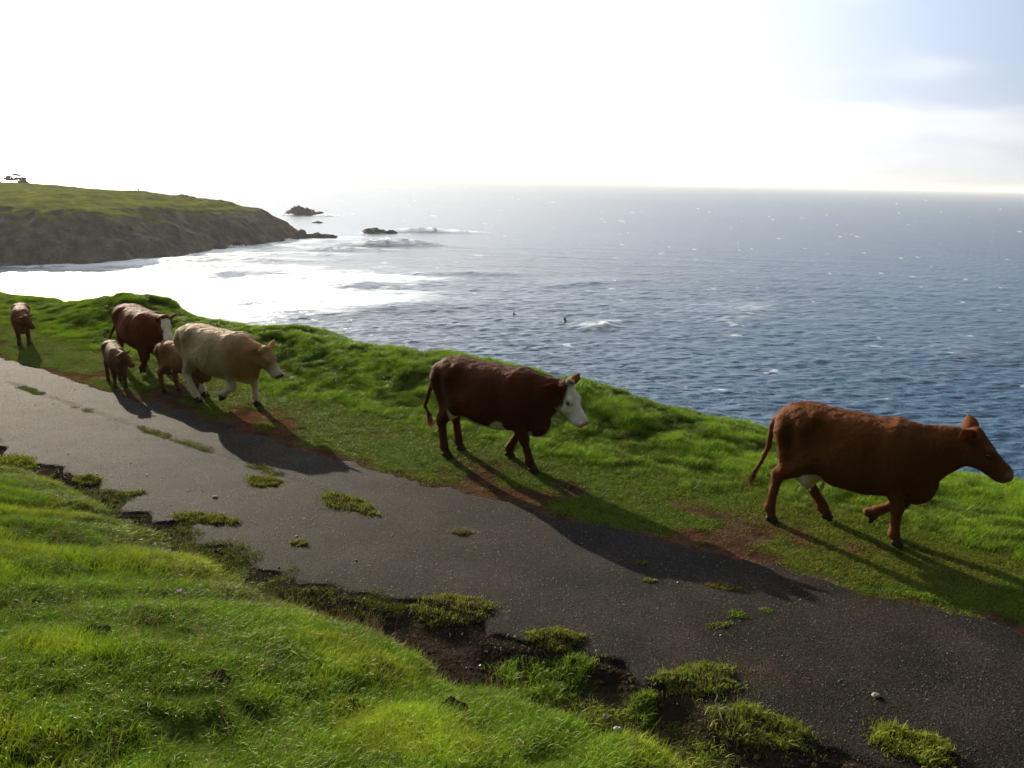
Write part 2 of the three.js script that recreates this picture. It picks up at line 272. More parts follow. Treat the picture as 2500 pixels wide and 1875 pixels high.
{
  const Xs = [], Zs = []; for (let x = -700; x < -225; x += 9) Xs.push(x); for (let x = -225; x < -70; x += 0.62) Xs.push(x); for (let z = -660; z < -460; z += 9) Zs.push(z); for (let z = -460; z < -190; z += 0.75) Zs.push(z); for (let z = -190; z < -50; z += 5) Zs.push(z);
  const nu = Xs.length, nv = Zs.length, P = new Float32Array(nu * nv * 3), C = new Float32Array(nu * nv * 3), U = new Float32Array(nu * nv * 2);
  for (let i = 0; i < nu; i++) for (let j = 0; j < nv; j++) { const x = Xs[i], z = Zs[j], k = i * nv + j; P.set([x, SEA + headlandY(x, z), z], k * 3); U.set([(x + 0.31 * z) / 23, (z - 0.31 * x) / 23], k * 2); }
  const g = buf(P, gridIndex(nu, nv), { uv: U, color: C }), nr = g.attributes.normal;
  for (let k = 0; k < nu * nv; k++) {
    const x = P[k * 3], h = P[k * 3 + 1] - SEA, z = P[k * 3 + 2], n = fbm(x * 0.08, z * 0.12, 4, 121), m = fbm(x * 0.5, z * 0.6, 3, 123), ny = Math.abs(nr.getY(k));
    const grass = smooth(0.80, 0.9, ny + 0.06 * n + 0.05 * m) * smooth(7.5, 11, h + 2.5 * n) * smooth(-101, -116, x + 6 * n);
    const rock = [0.19 + 0.08 * m + 0.05 * n, 0.155 + 0.065 * m + 0.04 * n, 0.12 + 0.05 * m + 0.03 * n], pale = smooth(0.1, 0.4, fbm(x * 0.2, z * 0.35, 3, 127)) * smooth(4, 9, h);
    C.set([lerp(lerp(rock[0], 0.34, pale * 0.7), 0.17 + 0.06 * n + 0.04 * m, grass), lerp(lerp(rock[1], 0.31, pale * 0.7), 0.19 + 0.04 * n + 0.04 * m, grass), lerp(lerp(rock[2], 0.28, pale * 0.7), 0.035, grass)], k * 3);
  }
  g.attributes.color.array.set(C);
  const m = new THREE.Mesh(g, new THREE.MeshPhysicalMaterial({ vertexColors: true, roughness: 0.95, specularIntensity: 0, map: soilTone, bumpMap: soilBump, bumpScale: 0.3 }));
  tag(top(m, 'headland'), 'rocky headland with grass on top across the bay', 'headland', null, 'structure');
}

// ------------------------------------------------------------------ bodies: a distance field joined smoothly, turned into one surface
const smin = (a, b, k) => { const h = Math.max(k - Math.abs(a - b), 0) / k; return Math.min(a, b) - h * h * k * 0.25; };
const smax = (a, b, k) => -smin(-a, -b, k);
function meshField(f, lo, hi, cell) {   // surface nets; blocks far from the surface are skipped
  const n = [0, 1, 2].map((i) => Math.ceil((hi[i] - lo[i]) / cell) + 1), [nx, ny, nz] = n, B = 6;
  const F = new Float32Array(nx * ny * nz).fill(NaN), at = (i, j, k) => (i * ny + j) * nz + k;
  for (let bi = 0; bi < nx; bi += B) for (let bj = 0; bj < ny; bj += B) for (let bk = 0; bk < nz; bk += B) {
    const c = f(lo[0] + (bi + B / 2) * cell, lo[1] + (bj + B / 2) * cell, lo[2] + (bk + B / 2) * cell);
    const far = Math.abs(c) > cell * (B * 0.9 + 2) * 1.25;
    for (let i = bi; i < Math.min(nx, bi + B); i++) for (let j = bj; j < Math.min(ny, bj + B); j++) for (let k = bk; k < Math.min(nz, bk + B); k++) F[at(i, j, k)] = far ? c : f(lo[0] + i * cell, lo[1] + j * cell, lo[2] + k * cell);
  }
  const V = new Int32Array(nx * ny * nz).fill(-1), pos = [], idx = [];
  const E = [[0, 1], [0, 2], [0, 4], [1, 3], [1, 5], [2, 3], [2, 6], [3, 7], [4, 5], [4, 6], [5, 7], [6, 7]];
  for (let i = 0; i < nx - 1; i++) for (let j = 0; j < ny - 1; j++) for (let k = 0; k < nz - 1; k++) {
    const v = []; let m = 0; for (let c = 0; c < 8; c++) { const q = F[at(i + (c & 1), j + (c >> 1 & 1), k + (c >> 2))]; v.push(q); if (q < 0) m |= 1 << c; }
    if (m === 0 || m === 255) continue;
    let x = 0, y = 0, z = 0, w = 0;
    for (const [a, b] of E) if ((v[a] < 0) !== (v[b] < 0)) { const u = v[a] / (v[a] - v[b]); x += (a & 1) + ((b & 1) - (a & 1)) * u; y += (a >> 1 & 1) + ((b >> 1 & 1) - (a >> 1 & 1)) * u; z += (a >> 2) + ((b >> 2) - (a >> 2)) * u; w++; }
    V[at(i, j, k)] = pos.length / 3; pos.push(lo[0] + (i + x / w) * cell, lo[1] + (j + y / w) * cell, lo[2] + (k + z / w) * cell);
  }
  const quad = (a, b, c, d, flip) => { if (a < 0 || b < 0 || c < 0 || d < 0) return; if (flip) idx.push(a, c, b, a, d, c); else idx.push(a, b, c, a, c, d); };
  for (let i = 1; i < nx - 1; i++) for (let j = 1; j < ny - 1; j++) for (let k = 1; k < nz - 1; k++) {
    const a = F[at(i, j, k)] < 0;
    if (a !== F[at(i + 1, j, k)] < 0) quad(V[at(i, j - 1, k - 1)], V[at(i, j, k - 1)], V[at(i, j, k)], V[at(i, j - 1, k)], !a);
    if (a !== F[at(i, j + 1, k)] < 0) quad(V[at(i - 1, j, k - 1)], V[at(i - 1, j, k)], V[at(i, j, k)], V[at(i, j, k - 1)], !a);
    if (a !== F[at(i, j, k + 1)] < 0) quad(V[at(i - 1, j - 1, k)], V[at(i, j - 1, k)], V[at(i, j, k)], V[at(i - 1, j, k)], !a);
  }
  const nrm = new Float32Array(pos.length), e = cell * 0.6;
  for (let q = 0; q < pos.length; q += 3) { const [x, y, z] = [pos[q], pos[q + 1], pos[q + 2]]; let a = f(x + e, y, z) - f(x - e, y, z), b = f(x, y + e, z) - f(x, y - e, z), c = f(x, y, z + e) - f(x, y, z - e); const l = Math.hypot(a, b, c) || 1; nrm[q] = a / l; nrm[q + 1] = b / l; nrm[q + 2] = c / l; }
  return { pos, idx, nrm };
}
// tapered limb segment; zs flattens it sideways
function limb(a, b, ra, rb, zs = 1) {
  const ax = a[0], ay = a[1], az = a[2] / zs, ex = b[0] - ax, ey = b[1] - ay, ez = b[2] / zs - az, L = ex * ex + ey * ey + ez * ez;
  return (x, y, z) => { const px = x - ax, py = y - ay, pz = z / zs - az, u = clamp((px * ex + py * ey + pz * ez) / L); return (Math.hypot(px - ex * u, py - ey * u, pz - ez * u) - ra - (rb - ra) * u) * Math.min(1, zs); };
}
function blob(c, r) { const m = Math.min(...r); return (x, y, z) => (Math.hypot((x - c[0]) / r[0], (y - c[1]) / r[1], (z - c[2]) / r[2]) - 1) * m; }

const furTone = dataTex(512, (u, v) => { const n = 0.86 + 0.12 * tileFbm(u, v, 40, 3, 43) + 0.1 * tileNoise(u, v, 8, 47); return [n, n, n]; }, true);
const coatMat = new THREE.MeshPhysicalMaterial({ vertexColors: true, roughness: 0.72, specularIntensity: 0.08 });
const hairMat = new THREE.MeshPhysicalMaterial({ color: 0xffffff, roughness: 0.6, specularIntensity: 0.15, transmission: 0.35, side: THREE.DoubleSide });
const hoofMat = new THREE.MeshPhysicalMaterial({ color: col(0.024, 0.02, 0.017), roughness: 0.7, specularIntensity: 0.25 });
const eyeMat = new THREE.MeshPhysicalMaterial({ color: col(0.008, 0.006, 0.005), roughness: 0.12, clearcoat: 1 });
const earMats = {};
const hairGeo = (() => { const g = buf([-0.5, 0, 0, 0.5, 0, 0, 0.32, 0.05, 0.55, -0.32, 0.05, 0.55, 0, 0.0, 1], [0, 1, 2, 0, 2, 3, 3, 2, 4]); return g; })();

const hoofGeo = (() => {
  const claw = (s) => { const a = limb([-0.035, 0.05, 0.026 * s], [0.03, 0.022, 0.03 * s], 0.03, 0.024, 0.9), b = limb([0.0, 0.07, 0.02 * s], [0.03, 0.02, 0.028 * s], 0.032, 0.02); return (x, y, z) => smin(a(x, y, z), b(x, y, z), 0.02); };
  const A = claw(1), Bq = claw(-1); const f = (x, y, z) => Math.max(smin(A(x, y, z), Bq(x, y, z), 0.004), -y);
  const m = meshField(f, [-0.1, -0.012, -0.08], [0.09, 0.13, 0.08], 0.006); return buf(m.pos, m.idx, { normal: m.nrm });
})();

function earGeometry(len, wid) {   // a cupped leaf with thickness, root at the origin, pointing along +x, opening towards +z
  const P = [], I = [], nu = 12, nv = 9;
  for (const side of [0, 1]) for (let i = 0; i < nu; i++) for (let j = 0; j < nv; j++) {
    const u = i / (nu - 1), v = j / (nv - 1) * 2 - 1, w = wid * Math.pow(Math.sin(Math.PI * Math.min(0.985, 0.1 + 0.9 * u)), 0.75) * (1 - 0.25 * u), th = side ? 0.004 + 0.006 * (1 - v * v) * (1 - u) : 0;
    P.push(u * len, v * w, -0.45 * w * (1 - v * v) - th - 0.1 * len * u * u * 0.4);
  }
  for (const side of [0, 1]) { const o = side * nu * nv; for (let i = 0; i < nu - 1; i++) for (let j = 0; j < nv - 1; j++) { const a = o + i * nv + j, b = a + nv; if (side) I.push(a, a + 1, b, b, a + 1, b + 1); else I.push(a, b, a + 1, b, b + 1, a + 1); } }
  for (let i = 0; i < nu - 1; i++) for (const j of [0, nv - 1]) { const a = i * nv + j, b = a + nv, o = nu * nv; I.push(a, b, a + o, b, b + o, a + o); }
  return buf(P, I);
}

// All joints in metres for an animal 1.32 m at the hip: x forward, y up, z to the animal's right.
function makeCow(o) {
  const S = o.scale, g = o.girth ?? 1, belly = o.belly ?? 0, prims = [];
  const top0 = [[-0.86, 1.18], [-0.80, 1.27], [-0.66, 1.325], [-0.45, 1.33], [-0.1, 1.305], [0.2, 1.285], [0.42, 1.285], [0.6, 1.23], [0.78, 1.1], [0.9, 0.96]];
  const bot0 = [[-0.86, 1.05], [-0.8, 0.92], [-0.66, 0.8], [-0.45, 0.58], [-0.15, 0.485], [0.2, 0.455], [0.45, 0.48], [0.62, 0.53], [0.78, 0.66], [0.9, 0.86]];
  const wid0 = [[-0.86, 0.08], [-0.78, 0.17], [-0.62, 0.245], [-0.45, 0.275], [-0.2, 0.335], [0.1, 0.36], [0.35, 0.315], [0.55, 0.25], [0.75, 0.19], [0.9, 0.1]];
  const trunk = (x, y, z) => {
    const xc = clamp(x, -0.86, 0.9), ty = table(top0, xc), by = lerp(table(bot0, xc), ty, belly), hw = table(wid0, xc) * g, cy = lerp(by, ty, 0.47), hy = y > cy ? ty - cy : cy - by;
    const q = Math.abs((y - cy) / hy), r = Math.abs(z) / hw; const e = y > cy ? 2.5 : 2.15; const d = (Math.pow(Math.pow(q, e) + Math.pow(r, e), 1 / e) - 1) * Math.min(hw, hy);
    const out = x - xc; return out !== 0 ? Math.hypot(Math.max(d, 0), out) + Math.min(d, 0) : d;
  };
  const add = (f, k) => prims.push([f, k]);
  add(trunk, 0.05);
  for (const s of [1, -1]) {
    add(limb([-0.43, 1.23, 0.2 * s * g], [-0.5, 1.14, 0.23 * s * g], 0.055, 0.08), 0.1);                       // hook bone
    add(limb([-0.79, 1.17, 0.12 * s], [-0.74, 1.08, 0.15 * s], 0.06, 0.1), 0.08);                                  // pin bone
    add(blob([0.46, 1.0, 0.17 * s * g], [0.16, 0.22, 0.12]), 0.1);                                                // shoulder blade
    add(blob([0.57, 0.85, 0.17 * s * g], [0.13, 0.15, 0.11]), 0.09);                                               // point of the shoulder
  }
  add(limb([0.1, 1.25, 0], [-0.7, 1.285, 0], 0.03, 0.04), 0.06);
  add(blob([0.68, 0.6, 0], [0.2, 0.17, 0.12]), 0.12);                                                           // brisket
  // head
  const hd = o.head, P = new THREE.Vector3(...hd.poll);
  const fwd = new THREE.Vector3(Math.cos(hd.pitch) * Math.cos(hd.yaw), -Math.sin(hd.pitch), Math.cos(hd.pitch) * Math.sin(hd.yaw));
  const side = new THREE.Vector3(-Math.sin(hd.yaw), 0, Math.cos(hd.yaw)), up = new THREE.Vector3().crossVectors(side, fwd).normalize();
  const hs = hd.size ?? 1, H = (h, u, w) => [P.x + hs * (fwd.x * h + up.x * u + side.x * w), P.y + hs * (fwd.y * h + up.y * u + side.y * w), P.z + hs * (fwd.z * h + up.z * u + side.z * w)];
  const inHead = (f) => (x, y, z) => { const dx = x - P.x, dy = y - P.y, dz = z - P.z; return hs * f((dx * fwd.x + dy * fwd.y + dz * fwd.z) / hs, (dx * up.x + dy * up.y + dz * up.z) / hs, (dx * side.x + dy * side.y + dz * side.z) / hs); };
  const nb = [0.58, 1.02, 0], nm = [lerp(0.58, P.x, 0.55), lerp(1.04, P.y - 0.06, 0.62) - 0.03, P.z * 0.45];
  const neck = [[limb(nb, nm, 0.22, 0.16, 0.7), 0.08], [limb(nm, H(0.03, -0.095, 0), 0.16, 0.102, 0.72), 0.06], [limb([0.7, 0.78, 0], H(0.1, -0.16, 0), 0.16, 0.07, 0.62), 0.1], [limb([0.46, 1.215, 0], H(-0.02, -0.04, 0), 0.05, 0.045), 0.06]];
  for (const [f, k] of neck) add(f, k);
  const hp = [[blob([0.07, -0.075, 0], [0.135, 0.115, 0.108]), 0.04], [limb([0.1, -0.075, 0], [0.35, -0.065, 0], 0.1, 0.074, 0.95), 0.05], [blob([0.405, -0.075, 0], [0.068, 0.076, 0.08]), 0.045], [limb([0.1, -0.165, 0], [0.36, -0.12, 0], 0.065, 0.048, 0.95), 0.05], [limb([0.11, -0.17, 0.05], [0.2, -0.13, 0.06], 0.05, 0.04), 0.05], [limb([0.11, -0.17, -0.05], [0.2, -0.13, -0.06], 0.05, 0.04), 0.05], [blob([-0.005, 0.012, 0], [0.05, 0.05, 0.07]), 0.05]];
  for (const s of [1, -1]) { hp.push([blob([0.165, -0.015, 0.082 * s], [0.05, 0.032, 0.03]), 0.03]); hp.push([blob([0.445, -0.045, 0.048 * s], [0.03, 0.032, 0.028]), 0.025]); hp.push([limb([0.0, -0.04, 0.08 * s], [-0.02, -0.045, 0.13 * s], 0.038, 0.026), 0.04]); }
  const headF = inHead((h, u, w) => { let d = 1e3; for (const [f, k] of hp) d = smin(d, f(h, u, w), k);
    for (const s of [1, -1]) { d = smax(d, -blob([0.48, -0.03, 0.046 * s], [0.02, 0.011, 0.013])(h, u, w), 0.012); d = smax(d, -blob([0.185, -0.043, 0.112 * s], [0.03, 0.017, 0.02])(h, u, w), 0.015); }
    return smax(d, -limb([0.36, -0.098, -0.2], [0.36, -0.098, 0.2], 0.005, 0.005)(h, u, w) - Math.max(0, Math.abs(h - 0.41) - 0.06) * 2, 0.01); });
  add(headF, 0.06);
  // legs: [shoulder/hip, elbow/stifle, knee/hock, fetlock, hoof top]
  const hooves = [];
  const fore = (q, s) => { const [k, f, h] = q, Z = s * (0.165 * g + 0.005), e = [0.44, 0.74, Z];
    add(limb([0.5, 0.95, Z * 1.05], e, 0.17, 0.135, 0.72), 0.09); add(limb(e, [lerp(e[0], k[0], 0.45), lerp(e[1], k[1], 0.45), Z], 0.13, 0.08, 0.85), 0.06); add(limb([lerp(e[0], k[0], 0.4), lerp(e[1], k[1], 0.4), Z], [k[0], k[1], Z], 0.088, 0.066), 0.04); add(blob([k[0], k[1], Z], [0.067, 0.076, 0.064]), 0.03);
    add(limb([k[0], k[1], Z], [lerp(k[0], f[0], 0.5), lerp(k[1], f[1], 0.5), Z], 0.06, 0.047), 0.03); add(limb([lerp(k[0], f[0], 0.5), lerp(k[1], f[1], 0.5), Z], [f[0], f[1], Z], 0.047, 0.057), 0.02); add(limb([f[0], f[1], Z], [h[0], h[1] + 0.05, Z], 0.055, 0.05), 0.025); add(blob([f[0] - 0.045, f[1] - 0.015, Z], [0.022, 0.028, 0.03]), 0.02); hooves.push([h, f, Z]); };
  const hind = (q, s) => { const [k, f, h] = q, Z = s * 0.155, st = [-0.4 + (k[0] + 0.72) * 0.35, 0.80, s * 0.185 * g];
    add(limb([-0.56, 1.08, s * 0.14], st, 0.21, 0.135, 0.68), 0.08); add(limb([-0.66, 1.0, s * 0.13], [lerp(st[0], k[0], 0.72) , lerp(0.8, k[1], 0.5), s * 0.155], 0.19, 0.1, 0.66), 0.09); add(limb(st, [lerp(st[0], k[0], 0.6), lerp(st[1], k[1], 0.6), Z], 0.13, 0.082, 0.8), 0.06); add(limb([lerp(st[0], k[0], 0.5), lerp(st[1], k[1], 0.5), Z], [k[0], k[1], Z], 0.1, 0.066), 0.04); add(limb([k[0] - 0.02, k[1] + 0.035, Z], [k[0], k[1] - 0.03, Z], 0.056, 0.062), 0.025);
    add(limb([k[0] - 0.012, k[1] + 0.06, Z], [lerp(st[0], k[0], 0.45) - 0.1, lerp(st[1], k[1], 0.45), Z], 0.03, 0.05), 0.05);                                                         // tendon above the hock
    add(limb([k[0], k[1], Z], [lerp(k[0], f[0], 0.5), lerp(k[1], f[1], 0.5), Z], 0.062, 0.05), 0.03); add(limb([lerp(k[0], f[0], 0.5), lerp(k[1], f[1], 0.5), Z], [f[0], f[1], Z], 0.05, 0.06), 0.02); add(limb([f[0], f[1], Z], [h[0], h[1] + 0.05, Z], 0.056, 0.051), 0.025); add(blob([f[0] - 0.045, f[1] - 0.015, Z], [0.022, 0.028, 0.03]), 0.02); hooves.push([h, f, Z]); };
  fore(o.foreR, 1); fore(o.foreL, -1); hind(o.hindR, 1); hind(o.hindL, -1);
  const T = o.tail; for (let i = 0; i < T.length - 1; i++) add(limb(T[i], T[i + 1], lerp(0.04, 0.02, i / T.length), lerp(0.036, 0.017, i / T.length)), i ? 0.015 : 0.05);
  if (o.udder) { add(blob([-0.46, 0.57, 0.07], [0.12, 0.13, 0.15]), 0.07); for (const [x, z] of [[-0.42, 0.06], [-0.3, 0.07], [-0.42, -0.05], [-0.3, -0.05]]) add(limb([x, 0.48, z], [x, 0.41, z * 1.1], 0.02, 0.014), 0.03); }
  // flank hollow between ribs and hook bone, and behind the shoulder
  const dents = []; for (const s of [1, -1]) { dents.push(blob([-0.3, 1.1, 0.355 * s * g], [0.14, 0.15, 0.08])); dents.push(blob([0.27, 0.95, 0.42 * s * g], [0.07, 0.3, 0.06])); dents.push(blob([-0.68, 0.93, 0.275 * s * g], [0.06, 0.2, 0.06])); }
  const field = (x, y, z) => { let d = prims[0][0](x, y, z); for (let i = 1; i < prims.length; i++) { const k = prims[i][1], q = prims[i][0](x, y, z); if (q < d + k) d = smin(d, q, k); }
    if (Math.abs(d) < 0.12) { for (const f of dents) d = smax(d, -f(x, y, z), 0.08); d -= 0.004 * noise3(x * 14, y * 14, z * 14) + 0.006 * noise3(x * 6, y * 6, z * 6) + (o.shag ?? 0.003) * noise3(x * 40, y * 40, z * 40); } return d; };
  const near = P.x + 0.55, m = meshField(field, [-1.2, -0.04, -0.62 - Math.max(0, -P.z)], [near + 0.1, 1.5, 0.62 + Math.max(0, P.z)], o.cell ?? 0.0135);
  // coat colours
  const n = m.pos.length / 3, C = new Float32Array(n * 3);
  for (let i = 0; i < n; i++) {
    const x = m.pos[i * 3], y = m.pos[i * 3 + 1], z = m.pos[i * 3 + 2], dx = x - P.x, dy = y - P.y, dz = z - P.z;
    const h = (dx * fwd.x + dy * fwd.y + dz * fwd.z) / hs, u = (dx * up.x + dy * up.y + dz * up.z) / hs, w = (dx * side.x + dy * side.y + dz * side.z) / hs, q = headF(x, y, z);
    const c = o.coat({ x, y, z, h, u, w, head: q < 0.03, n: noise3(x * 5, y * 5, z * 5), n2: noise3(x * 17, y * 17, z * 17) });
    const v = 1 + 0.1 * noise3(x * 30, y * 12, z * 30) + 0.08 * noise3(x * 3, y * 3, z * 3); C[i * 3] = c[0] * v; C[i * 3 + 1] = c[1] * v; C[i * 3 + 2] = c[2] * v;
  }
  const root = new THREE.Group();
  const geo = buf(m.pos, m.idx, { normal: m.nrm, color: C });
  part(root, 'body', geo, coatMat);
  for (const [h, f, Z] of hooves) { const q = part(root, 'hoof', hoofGeo, hoofMat); q.position.set(h[0] + 0.01, h[1] - 0.01, Z); const bend = Math.atan2(h[0] - f[0], f[1] - h[1]) - 0.35; q.rotation.z = h[1] > 0.02 ? -Math.PI / 2 * 0 + bend : 0; q.scale.setScalar(1.08); }
  for (const s of [1, -1]) { const e = part(root, 'eye', new THREE.SphereGeometry(0.021 * hs, 14, 10), eyeMat); e.position.set(...H(0.178, -0.04, 0.094 * s)); }
  // ears
  const earKey = o.ear.join(); earMats[earKey] ??= new THREE.MeshPhysicalMaterial({ color: col(...o.ear), roughness: 0.85, specularIntensity: 0.1, transmission: 0.4, side: THREE.DoubleSide });
  for (const s of [1, -1]) {
    const e = part(root, 'ear', earGeometry(0.175 * hs, 0.085 * hs), earMats[earKey]), X = new THREE.Vector3(), Y = new THREE.Vector3(), Zv = new THREE.Vector3();
    const lift = s > 0 ? hd.earR ?? 0.1 : hd.earL ?? 0.1, back = s > 0 ? hd.earBack ?? 0.35 : hd.earBackL ?? hd.earBack ?? 0.35;
    X.copy(side).multiplyScalar(s * 0.7).addScaledVector(up, lift).addScaledVector(fwd, -back).normalize(); Zv.copy(fwd).multiplyScalar(0.55).addScaledVector(side, s * 1.0).addScaledVector(up, -0.15); Zv.addScaledVector(X, -Zv.dot(X)).normalize(); Y.crossVectors(Zv, X).normalize(); Zv.crossVectors(X, Y);
    e.matrix.makeBasis(X, Y, Zv).setPosition(...H(-0.012, -0.045, 0.115 * s)); e.matrix.decompose(e.position, e.quaternion, e.scale);
  }
  // hair: short coat lying backwards and down, the tail switch, the curls on the poll
  const R = rng(o.seed), hairs = [], tri = m.idx.length / 3, cum = new Float32Array(tri); let acc = 0;
  const A3 = (k) => [m.pos[k * 3], m.pos[k * 3 + 1], m.pos[k * 3 + 2]];
  for (let t = 0; t < tri; t++) { const a = A3(m.idx[t * 3]), b = A3(m.idx[t * 3 + 1]), c = A3(m.idx[t * 3 + 2]); const ux = b[0] - a[0], uy = b[1] - a[1], uz = b[2] - a[2], vx = c[0] - a[0], vy = c[1] - a[1], vz = c[2] - a[2]; acc += Math.hypot(uy * vz - uz * vy, uz * vx - ux * vz, ux * vy - uy * vx); cum[t] = acc; }
  const mt = new THREE.Matrix4(), X = new THREE.Vector3(), Y = new THREE.Vector3(), Zv = new THREE.Vector3(), N = new THREE.Vector3();
  const count = o.hairs ?? 16000;
  for (let q = 0; q < count; q++) {
    const r = R() * acc; let lo = 0, hi = tri - 1; while (lo < hi) { const mm = (lo + hi) >> 1; if (cum[mm] < r) lo = mm + 1; else hi = mm; }
    const k = m.idx[lo * 3 + (q % 3)]; N.set(m.nrm[k * 3], m.nrm[k * 3 + 1], m.nrm[k * 3 + 2]);
    const x = m.pos[k * 3] + (R() - 0.5) * 0.014, y = m.pos[k * 3 + 1] + (R() - 0.5) * 0.014, z = m.pos[k * 3 + 2] + (R() - 0.5) * 0.014; if (y < 0.07) continue;
    Zv.set(-0.8 + (R() - 0.5) * 0.7, -0.55 + (R() - 0.5) * 0.6, (R() - 0.5) * 0.7); Zv.addScaledVector(N, -Zv.dot(N)).normalize().addScaledVector(N, 0.28 + R() * 0.35).normalize();
    Y.copy(N).addScaledVector(Zv, -N.dot(Zv)).normalize(); X.crossVectors(Y, Zv);
    const L = (0.011 + 0.015 * R()) * (o.hairLen ?? 1), W = 0.0030; mt.set(X.x * W, Y.x * L, Zv.x * L, x, X.y * W, Y.y * L, Zv.y * L, y, X.z * W, Y.z * L, Zv.z * L, z, 0, 0, 0, 1);
    hairs.push([mt.clone(), C[k * 3], C[k * 3 + 1], C[k * 3 + 2]]);
  }
  const strand = (x, y, z, d, L, W, c) => { Zv.set(...d).normalize(); X.set(R() - 0.5, R() - 0.5, R() - 0.5).cross(Zv).normalize(); Y.crossVectors(Zv, X); mt.set(X.x * W, Y.x * L, Zv.x * L, x, X.y * W, Y.y * L, Zv.y * L, y, X.z * W, Y.z * L, Zv.z * L, z, 0, 0, 0, 1); return [mt.clone(), ...c]; };
  const inst = (name, list, label) => { const im = new THREE.InstancedMesh(hairGeo, hairMat, list.length); list.forEach(([a, r, gg, b], i) => { im.setMatrixAt(i, a); const v = 0.85 + 0.3 * R(); im.setColorAt(i, col(r * v, gg * v, b * v)); }); im.name = name; im.userData.kind = 'stuff'; im.castShadow = im.receiveShadow = true; root.add(im); };
  inst('coat_hair', hairs);
  const sw = [], e0 = T[T.length - 2], e1 = T[T.length - 1], td = [e1[0] - e0[0], e1[1] - e0[1], e1[2] - e0[2]], tl = Math.hypot(...td);
  for (let q = 0; q < (o.switchHairs ?? 260); q++) { const u = 0.35 + 0.7 * R(); sw.push(strand(e0[0] + td[0] * u + (R() - 0.5) * 0.03, e0[1] + td[1] * u, e0[2] + td[2] * u + (R() - 0.5) * 0.03, [td[0] / tl * 0.8 + (R() - 0.5) * 0.5 + (o.switchBlow ?? 0), td[1] / tl * 0.9 - 0.25, td[2] / tl + (R() - 0.5) * 0.5], 0.12 + 0.13 * R(), 0.005, o.switch)); }
  inst('tail_switch', sw);
  if (o.poll) { const pl = []; for (let q = 0; q < 420; q++) { const a = R() * 6.28, rr = Math.sqrt(R()); const p = H(-0.01 + 0.05 * rr * Math.cos(a), 0.035, 0.07 * rr * Math.sin(a)); pl.push(strand(...p, [up.x + (R() - 0.5) * 1.5, up.y + (R() - 0.5) * 1.2, up.z + (R() - 0.5) * 1.5], 0.025 + 0.035 * R(), 0.004, o.poll[q % 3 ? 0 : 1])); } inst('forelock', pl); }
  // stand it where it walks
  const [px, pz] = o.at; root.position.set(px, 0, pz); root.rotation.y = -o.turn; root.scale.set(S * (o.long ?? 1), S, S);
  const fw = [Math.cos(o.turn), Math.sin(o.turn)], rt = [-Math.sin(o.turn), Math.cos(o.turn)], at = (x, z) => groundAt(px + S * (fw[0] * x + rt[0] * z), pz + S * (fw[1] * x + rt[1] * z));
  const yf = at(0.5, 0), yh = at(-0.65, 0); root.position.y = (yf * 0.65 + yh * 0.5) / 1.15 + (o.sink ?? 0.0); root.rotation.order = 'YXZ'; root.rotation.z = Math.atan2(yf - yh, 1.15 * S);
  top(root, o.calf ? 'calf' : 'cow'); tag(root, o.label, o.calf ? 'calf' : 'cow', 'cattle walking along the grass verge'); return root;
}
const STAND_F = (x) => [[x + 0.01, 0.40], [x, 0.135], [x + 0.04, 0]], STAND_H = (x) => [[x - 0.02, 0.5], [x + 0.02, 0.15], [x + 0.06, 0]];
const mix3 = (a, b, t) => [lerp(a[0], b[0], t), lerp(a[1], b[1], t), lerp(a[2], b[2], t)];
const PINK = [0.42, 0.2, 0.17], WHITE = [0.62, 0.58, 0.52];
const plain = (base, lowLeg, muzzle) => (q) => { let c = base; c = mix3(c, lowLeg, smooth(0.75, 0.25, q.y + 0.06 * q.n) * (q.head ? 0 : 1)); if (q.head) c = mix3(c, muzzle, smooth(0.37, 0.45, q.h + 0.02 * q.n2)); return c; };
const hereford = (base) => (q) => {
  let c = base;
  if (q.head) { const face = smooth(-0.02, 0.05, q.h - Math.max(0, Math.abs(q.w) - 0.055) * 2.2 + Math.min(0, q.u + 0.05) * 1.0 + 0.03 * q.n + (q.h > 0.17 ? (q.h - 0.17) * 3 : 0)) ; c = mix3(c, WHITE, Math.max(face, smooth(0.16, 0.24, q.h + 0.02 * q.n + 0.4 * Math.max(0, -q.u - 0.09)))); c = mix3(c, PINK, smooth(0.43, 0.465, q.h + 0.01 * q.n2)); }
  else { const edge = table([[-0.66, 0.8], [-0.45, 0.58], [-0.15, 0.485], [0.2, 0.455], [0.4, 0.46]], q.x) + 0.04 + 0.06 * smooth(-0.42, -0.25, q.x) + 0.09 * smooth(0.08, 0.26, q.x); c = mix3(c, WHITE, smooth(0.015, -0.02, q.y - edge - 0.035 * q.n) * smooth(-0.56, -0.5, q.x) * smooth(0.33, 0.3, q.x + 0.02 * q.n2) * smooth(0.4, 0.43, q.y)); c = mix3(c, WHITE, smooth(0.53, 0.56, q.x) * smooth(0.68, 0.65, q.x) * smooth(0.7, 0.64, q.y + 0.02 * q.n) * smooth(0.13, 0.1, Math.abs(q.z))); }
  return c;
};

